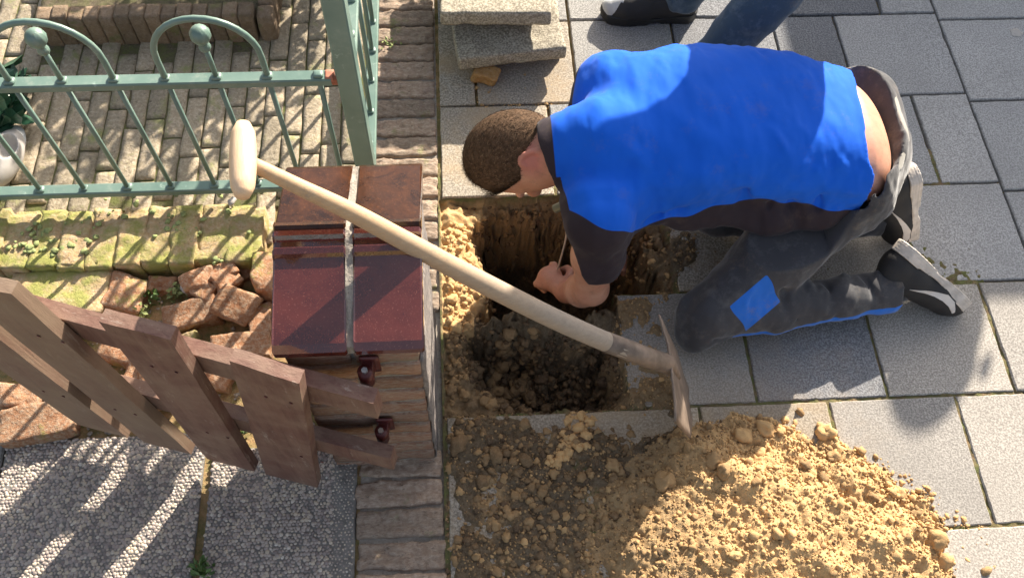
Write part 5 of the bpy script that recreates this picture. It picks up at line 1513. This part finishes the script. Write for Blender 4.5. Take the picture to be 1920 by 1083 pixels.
# shoes of the kneeling man
hl = P(1694, 446, .165); tl_ = P(1822, 566, .018); 
fx = Vector(tl_ - hl); up_s = Vector(AN) - Vector(lerp(hl, tl_, .22)); 
m = frame(Vector(hl) - fx.normalized() * .004, fx, up_s)
make_shoe(man, m, mat_sole, L=max(.26, fx.length + .008))
hr_ = P(1722, 308, .255); tr_ = P(1708, 445, .014)
fx = Vector(tr_ - hr_); m = frame(Vector(hr_) - fx.normalized() * .004, fx, Vector((-1, -.12, .15)))
make_shoe(man, m, mat_sole, L=max(.25, fx.length + .008))
# socks / ankles inside the trouser legs
for a, b in ((lerp(KN, AN, .8), AN + np.array((.03, .01, .0))), (lerp(KF, AF, .8), AF + np.array((.03, .0, .02)))):
    link('sock', tube('sock', [a, lerp(a, b, .5), b], [.034, .034, .032], 16), mat_under, man)

# cable held in the hand, and the tube end under the shirt
ca = [P(1058, 415, .10), P(1062, 440, .07), P(1054, 475, .01), P(1046, 503, -.045), P(1040, 530, -.10)]
cs_, _r2 = smooth_pts([Vector(q) for q in ca], [.002] * 5)
link('cable', tube('cable', cs_, .0026, 8), mat_cable, label='thin tan cable held upright in the hand of the kneeling man', cat='cable')
ta = Vector(P(1040, 392, .20)); tb = Vector(P(1085, 372, .24))
tbm = empty('pocket_tube', ta, label='short hollow grey green tube poking out under the collar of the shirt', cat='tube')
td = (ta - tb).normalized()
bm = bmesh.new(); u_ = td.orthogonal().normalized(); w_ = td.cross(u_); rings = []
for (q, r) in ((tb, .0105), (ta, .0105), (ta, .0085), (ta - td * .03, .0085)):
    rings.append([bm.verts.new(q + (u_ * math.cos(a) + w_ * math.sin(a)) * r) for a in (2 * math.pi * k / 20 for k in range(20))])
for a, b in zip(rings, rings[1:]):
    for k in range(20): bm.faces.new((a[k], a[(k + 1) % 20], b[(k + 1) % 20], b[k]))
bm.faces.new(rings[-1])
link('casing', bm_mesh(bm, 'casing', True), mat_tube, tbm)

# ================================================================== bystander in jeans
by = empty('person', (.80, 1.90, 0), label='standing bystander in blue jeans and black shoes behind the kneeling man', cat='person')
fa = P(1280, -14, .09); 
A_AN = np.array([fa[0], fa[1], .09]); B_AN = P(1338, 105, .10)
HPc = np.array([1.08, 1.90, .90])
HA = HPc + np.array((0, .09, 0)); HB = HPc + np.array((0, -.09, 0))
KA = lerp(A_AN, HA, .5) + np.array((-.03, 0, 0)); KB = lerp(B_AN, HB, .5) + np.array((.06, .0, 0))
CH = HPc + np.array((-.02, .02, .50)); HD = HPc + np.array((-.12, .02, .76))
bs_ = SDF((.55, 1.40, .0), (1.45, 2.30, 1.82), .009)
bs_.chain([A_AN, KA, HA], [.036, .052, .080], .02); bs_.chain([B_AN, KB, HB], [.036, .052, .080], .02)
bs_.chain([HPc, CH], [.12, .13], .05); bs_.chain([CH, HD], [.055, .055], .04)
bs_.ell(HD + (0, 0, .02), (.095, .075, .115), None, .01)
bs_.ell(HD + (-.098, 0, .0), (.02, .012, .02), None, .012)
for sg in (-1, 1):
    bs_.ell(HD + (0, .078 * sg, .0), (.018, .008, .028), None, .005)
    a = CH + (0, .17 * sg, -.0); b = a + (.0, .06 * sg, -.29); c = b + (-.23, -.115 * sg, -.045)
    bs_.chain([a, b], [.055, .045], .03); bs_.chain([b, c], [.042, .028], .02)
    hand(bs_, c, (-1, -.2 * sg, -.1), (0, sg, .3), (0, 0, 1))
link('body', relax(bs_.mesh('body'), 1), mat_skin, by)
jn = SDF((.50, 1.38, .02), (1.45, 2.30, 1.12), .008)
jn.chain([A_AN + (0, 0, .0), KA, HA], [.062, .074, .102], .03); jn.chain([B_AN + (0, 0, .0), KB, HB], [.060, .074, .102], .03)
jn.cone(HPc + (0, 0, -.02), HPc + (0, 0, .12), .145, .14, .05)
jn.plane((0, 0, .06), (0, 0, -1)); jn.plane((0, 0, 1.02), (0, 0, 1))
jn.cone(B_AN - (0, 0, .1), B_AN + (0, 0, .0), .045, .045, .003, 'sub'); jn.cone(A_AN - (0, 0, .1), A_AN, .045, .045, .003, 'sub')
jn.wob(lambda x, y, z: .007 * fbm(x, y, z * 1.6, 9, 3, 41) + .003 * fbm(x, y, z * 1.5, 26, 2, 43))
link('jeans', relax(jn.mesh('jeans'), 1), mat_jeans, by)
jk = SDF((.50, 1.50, .90), (1.45, 2.30, 1.64), .009)
jk.chain([HPc + (0, 0, .05), CH], [.165, .165], .06, flat=None)
for sg in (-1, 1):
    a = CH + (0, .17 * sg, -.0); b = a + (.0, .06 * sg, -.29); c = b + (-.20, -.10 * sg, -.04)
    jk.chain([CH + (0, .10 * sg, .0), a, b], [.09, .075, .062], .05); jk.chain([b, c], [.060, .045], .02)
jk.plane((0, 0, .94), (0, 0, -1)); jk.cone(CH + (0, 0, .06), CH + (0, 0, .2), .07, .07, .01, 'sub'); jk.plane(CH + (0, 0, .10), (0, 0, 1))
jk.wob(lambda x, y, z: .008 * fbm(x, y, z * 1.3, 9, 3, 45))
link('jacket', relax(jk.mesh('jacket'), 1), mat_jacket, by)
bh = SDF(HD + (-.13, -.11, -.10), HD + (.13, .11, .17), .008)
bh.ell(HD + (.008, 0, .03), (.100, .083, .118), None, .001); bh.plane(HD + (-.055, 0, .05), (-1, 0, -.7)); bh.plane(HD + (0, 0, -.02), (-.2, 0, -1))
link('hair', bh.mesh('hair'), mat_hair, by)
for an, d_ in ((A_AN, (-1, .02, 0)), (B_AN, (-1, -.12, 0))):
    d_ = Vector(d_).normalized()
    make_shoe(by, frame(Vector((an[0], an[1], 0)) - d_ * .060 + Vector((0, 0, -.003)), d_, (0, 0, 1)), mat_sole_black, toe=True, L=.30)

for (px, py, r_, lb) in ((1733, 204, .010, 'pale flattened chewing gum spot on the narrow half paver right of the man'), (1905, 62, .016, 'whitish smear on the paver at the right edge near the top')):
    p_ = P(px, py, 0); lumps('gum_spot', [(p_[0], p_[1], .0006, r_, .9, .08)], mat_wash, amp=.4, attr='tone', label=lb, cat='spot')
# ------------------------------------------------------------------ left edge: clog and leaves
def px_ell(name, cpx, cpy, z, r, rot, mat, parent, sub=None):
    c = P(cpx, cpy, z); s = SDF(c - .13, c + .13, .003); a = math.radians(rot)
    R = [(math.cos(a), math.sin(a), 0), (-math.sin(a), math.cos(a), 0), (0, 0, 1)]
    s.ell(c, r, R, .005)
    for q in (sub or []): s.ell(P(*q[0]), q[1], R, .004, 'sub')
    return link(name, s.mesh(name), mat, parent)
px_ell('clog_upper', 8, 297, .04, (.040, .088, .042), -8, mat_wash, orn, [((8, 272, .075), (.024, .040, .040))])
px_ell('clog_rim', 8, 290, .018, (.046, .096, .016), -8, mat_grey_toe, orn)
p = P(6, 190, .05)
leaf_mesh('garden_plant', [(float(P(2, y_, .05)[0]), float(P(2, y_, .05)[1]), z_) for y_ in (150, 180, 210, 230) for z_ in (.02, .06, .10)], 90, .075, .016, 77, up=.9, mat=mat_leaf_dark,
          label='dark green leafy plant at the left edge above the pale clog', cat='plant', kind=None)

# ------------------------------------------------------------------ added out of view on the right: a car and a child to shade the pavers
car = empty('shade_car', (3.22, 5.1, 0), label='grey estate car added out of view to the right for its shade on the pavers', cat='car')
mat_car = M_simple('grey_car_paint', (.22, .24, .26), .3, .4, bump=0)
mat_glass = M_simple('tinted_car_glass', (.02, .025, .03), .08, bump=0)
mat_tyre = M_simple('tyre_rubber', (.02, .02, .02), .9)
CX, CW = 3.22, .86
def loft(name, prof, halfw, mat, parent, x0=CX):
    """prof: (y, z, inset); a closed side profile given width"""
    bm = bmesh.new(); L = [bm.verts.new((x0 - halfw + i_, y, z)) for y, z, i_ in prof]; R = [bm.verts.new((x0 + halfw - i_, y, z)) for y, z, i_ in prof]
    n = len(prof)
    for k in range(n): bm.faces.new((L[k], L[(k + 1) % n], R[(k + 1) % n], R[k]))
    bm.faces.new(L[::-1]); bm.faces.new(R)
    me = bm_mesh(bm, name); o = link(name, me, mat, parent)
    b = o.modifiers.new('bevel', 'BEVEL'); b.width = .03; b.segments = 3; b.limit_method = 'ANGLE'
    return o
Y0 = 3.24
loft('body', [(Y0 + .02, .25, .03), (Y0, .45, 0), (Y0 + .02, .90, .02), (Y0 + .1, .96, .06), (Y0 + 3.0, .98, .06), (Y0 + 4.1, .80, .05), (Y0 + 4.25, .60, .02), (Y0 + 4.25, .28, .03), (Y0 + 3.9, .20, .05), (Y0 + .3, .20, .05)], CW, mat_car, car)
loft('roof', [(Y0 + .04, .95, .08), (Y0 + .06, 1.47, .16), (Y0 + .25, 1.52, .17), (Y0 + 2.1, 1.50, .17), (Y0 + 3.0, .96, .08)], CW, mat_car, car)
for sg in (-1, 1):
    x = CX + sg * (CW - .118)
    for ya, yb in ((Y0 + .25, Y0 + .95), (Y0 + 1.02, Y0 + 1.75), (Y0 + 1.82, Y0 + 2.35)):
        V = [(x + sg * .055, ya, 1.0), (x + sg * .055, yb + .15 * (yb > Y0 + 2.2), 1.0), (x + sg * -.0, yb - .12 * (yb > Y0 + 2.2), 1.40), (x - sg * .0, ya + .05, 1.40)]
        V += [(a - sg * .02, b, c) for a, b, c in V]
        link('window', mesh('window', V, [(0, 1, 2, 3), (7, 6, 5, 4), (0, 4, 5, 1), (1, 5, 6, 2), (2, 6, 7, 3), (3, 7, 4, 0)]), mat_glass, car)
    for yy in (Y0 + .75, Y0 + 3.35):
        w_ = link('wheel', tube('wheel', [(CX + sg * (CW - .20), yy, .315), (CX + sg * (CW + .01), yy, .315)], .315, 32), mat_tyre, car)
        link('rim', lathe('rim', [(0, .21), (.01, .20), (.012, .06), (.02, .05)], (CX + sg * (CW + .012), yy, .315), (sg, 0, 0), 28, .03, 5), mat_bolt, w_)
    link('tail_light', rough_block('tail_light', .10, .05, .24, 1, amp=0, nseg=(4, 3, 4), round_=.02), mat_hinge, car).location = (CX + sg * .74, Y0 + .0, .78)
    link('mirror', rough_block('mirror', .16, .10, .12, 1, amp=0, nseg=(4, 3, 4), round_=.03), mat_car, car).location = (CX + sg * (CW + .06), Y0 + 2.45, 1.02)
link('rear_window', mesh('rear_window', [(CX - .62, Y0 + .035, 1.02), (CX + .62, Y0 + .035, 1.02), (CX + .56, Y0 + .045, 1.40), (CX - .56, Y0 + .045, 1.40), (CX - .62, Y0 + .06, 1.02), (CX + .62, Y0 + .06, 1.02), (CX + .56, Y0 + .07, 1.40), (CX - .56, Y0 + .07, 1.40)],
     [(0, 1, 2, 3), (7, 6, 5, 4), (0, 4, 5, 1), (1, 5, 6, 2), (2, 6, 7, 3), (3, 7, 4, 0)]), mat_glass, car)
# unseen child, added and sized for the rounded shadow it casts
chd = np.array([2.50, 2.93, 0.0])
ch_ = empty('person', chd, label='child in cap, dark jacket and trousers added out of view for a rounded shadow on the pavers', cat='person')
bd_ = SDF(chd + (-.42, -.42, 0), chd + (.42, .42, 1.52), .010)
hd = chd + (0, 0, 1.29)
bd_.ell(hd, (.088, .082, .112), None, .01); bd_.ell(hd + (-.062, -.062, -.01), (.016, .016, .018), None, .01)
bd_.chain([hd - (0, 0, .08), chd + (0, 0, 1.08)], [.045, .055], .03); bd_.chain([chd + (0, 0, 1.05), chd + (0, 0, .72)], [.105, .11], .05)
for sg in (-1, 1):
    sx_ = np.array((.12 * sg, -.12 * sg, 0)); 
    bd_.chain([chd + sx_ + (0, 0, 1.05), chd + sx_ * 1.25 + (0, 0, .83), chd + sx_ * 1.0 + (-.06, -.06, .66)], [.042, .034, .025], .02)
    hand(bd_, chd + sx_ * 1.0 + (-.06, -.06, .66), (-.2, -.2, -1), (-.7 * sg, .7 * sg, 0), (-1, -1, 0), scale=.8)
    bd_.chain([chd + sx_ * .6 + (0, 0, .70), chd + sx_ * .7 + (-.01, -.01, .38), chd + sx_ * .75 + (0, 0, .07)], [.075, .052, .036], .02)
    bd_.ell(hd + sx_ * .68, (.016, .016, .026), None, .004)
link('body', relax(bd_.mesh('body'), 1), mat_skin, ch_)
j_ = SDF(chd + (-.42, -.42, .5), chd + (.42, .42, 1.2), .010)
j_.chain([chd + (0, 0, 1.05), chd + (0, 0, .70)], [.13, .14], .05)
t_ = SDF(chd + (-.35, -.35, 0), chd + (.35, .35, .8), .010)
t_.cone(chd + (0, 0, .72), chd + (0, 0, .68), .12, .12, .03)
for sg in (-1, 1):
    sx_ = np.array((.12 * sg, -.12 * sg, 0))
    j_.chain([chd + sx_ + (0, 0, 1.05), chd + sx_ * 1.25 + (0, 0, .83), chd + sx_ * 1.0 + (-.06, -.06, .68)], [.062, .052, .042], .03)
    t_.chain([chd + sx_ * .6 + (0, 0, .70), chd + sx_ * .7 + (-.01, -.01, .38), chd + sx_ * .75 + (0, 0, .09)], [.090, .068, .058], .02)
    d_ = Vector((-.7, -.7, 0))
    make_shoe(ch_, frame(Vector(chd + sx_ * .75) - d_ * .07 + Vector((0, 0, -.003)), d_, (0, 0, 1)), mat_sole_black, toe=True, L=.22)
j_.plane((0, 0, .62), (0, 0, -1)); t_.plane((0, 0, .06), (0, 0, -1))
link('jacket', relax(j_.mesh('jacket'), 1), mat_jacket, ch_); link('trousers', relax(t_.mesh('trousers'), 1), mat_trousers, ch_)
cp = SDF(hd - .2, hd + .2, .006); cp.ell(hd + (0, 0, .02), (.098, .092, .115), None, .001); cp.plane(hd + (0, 0, .02), (0, 0, -1)); cp.ell(hd + (-.085, -.085, .025), (.07, .07, .008), None, .004)
link('cap', cp.mesh('cap'), mat_jacket, ch_)
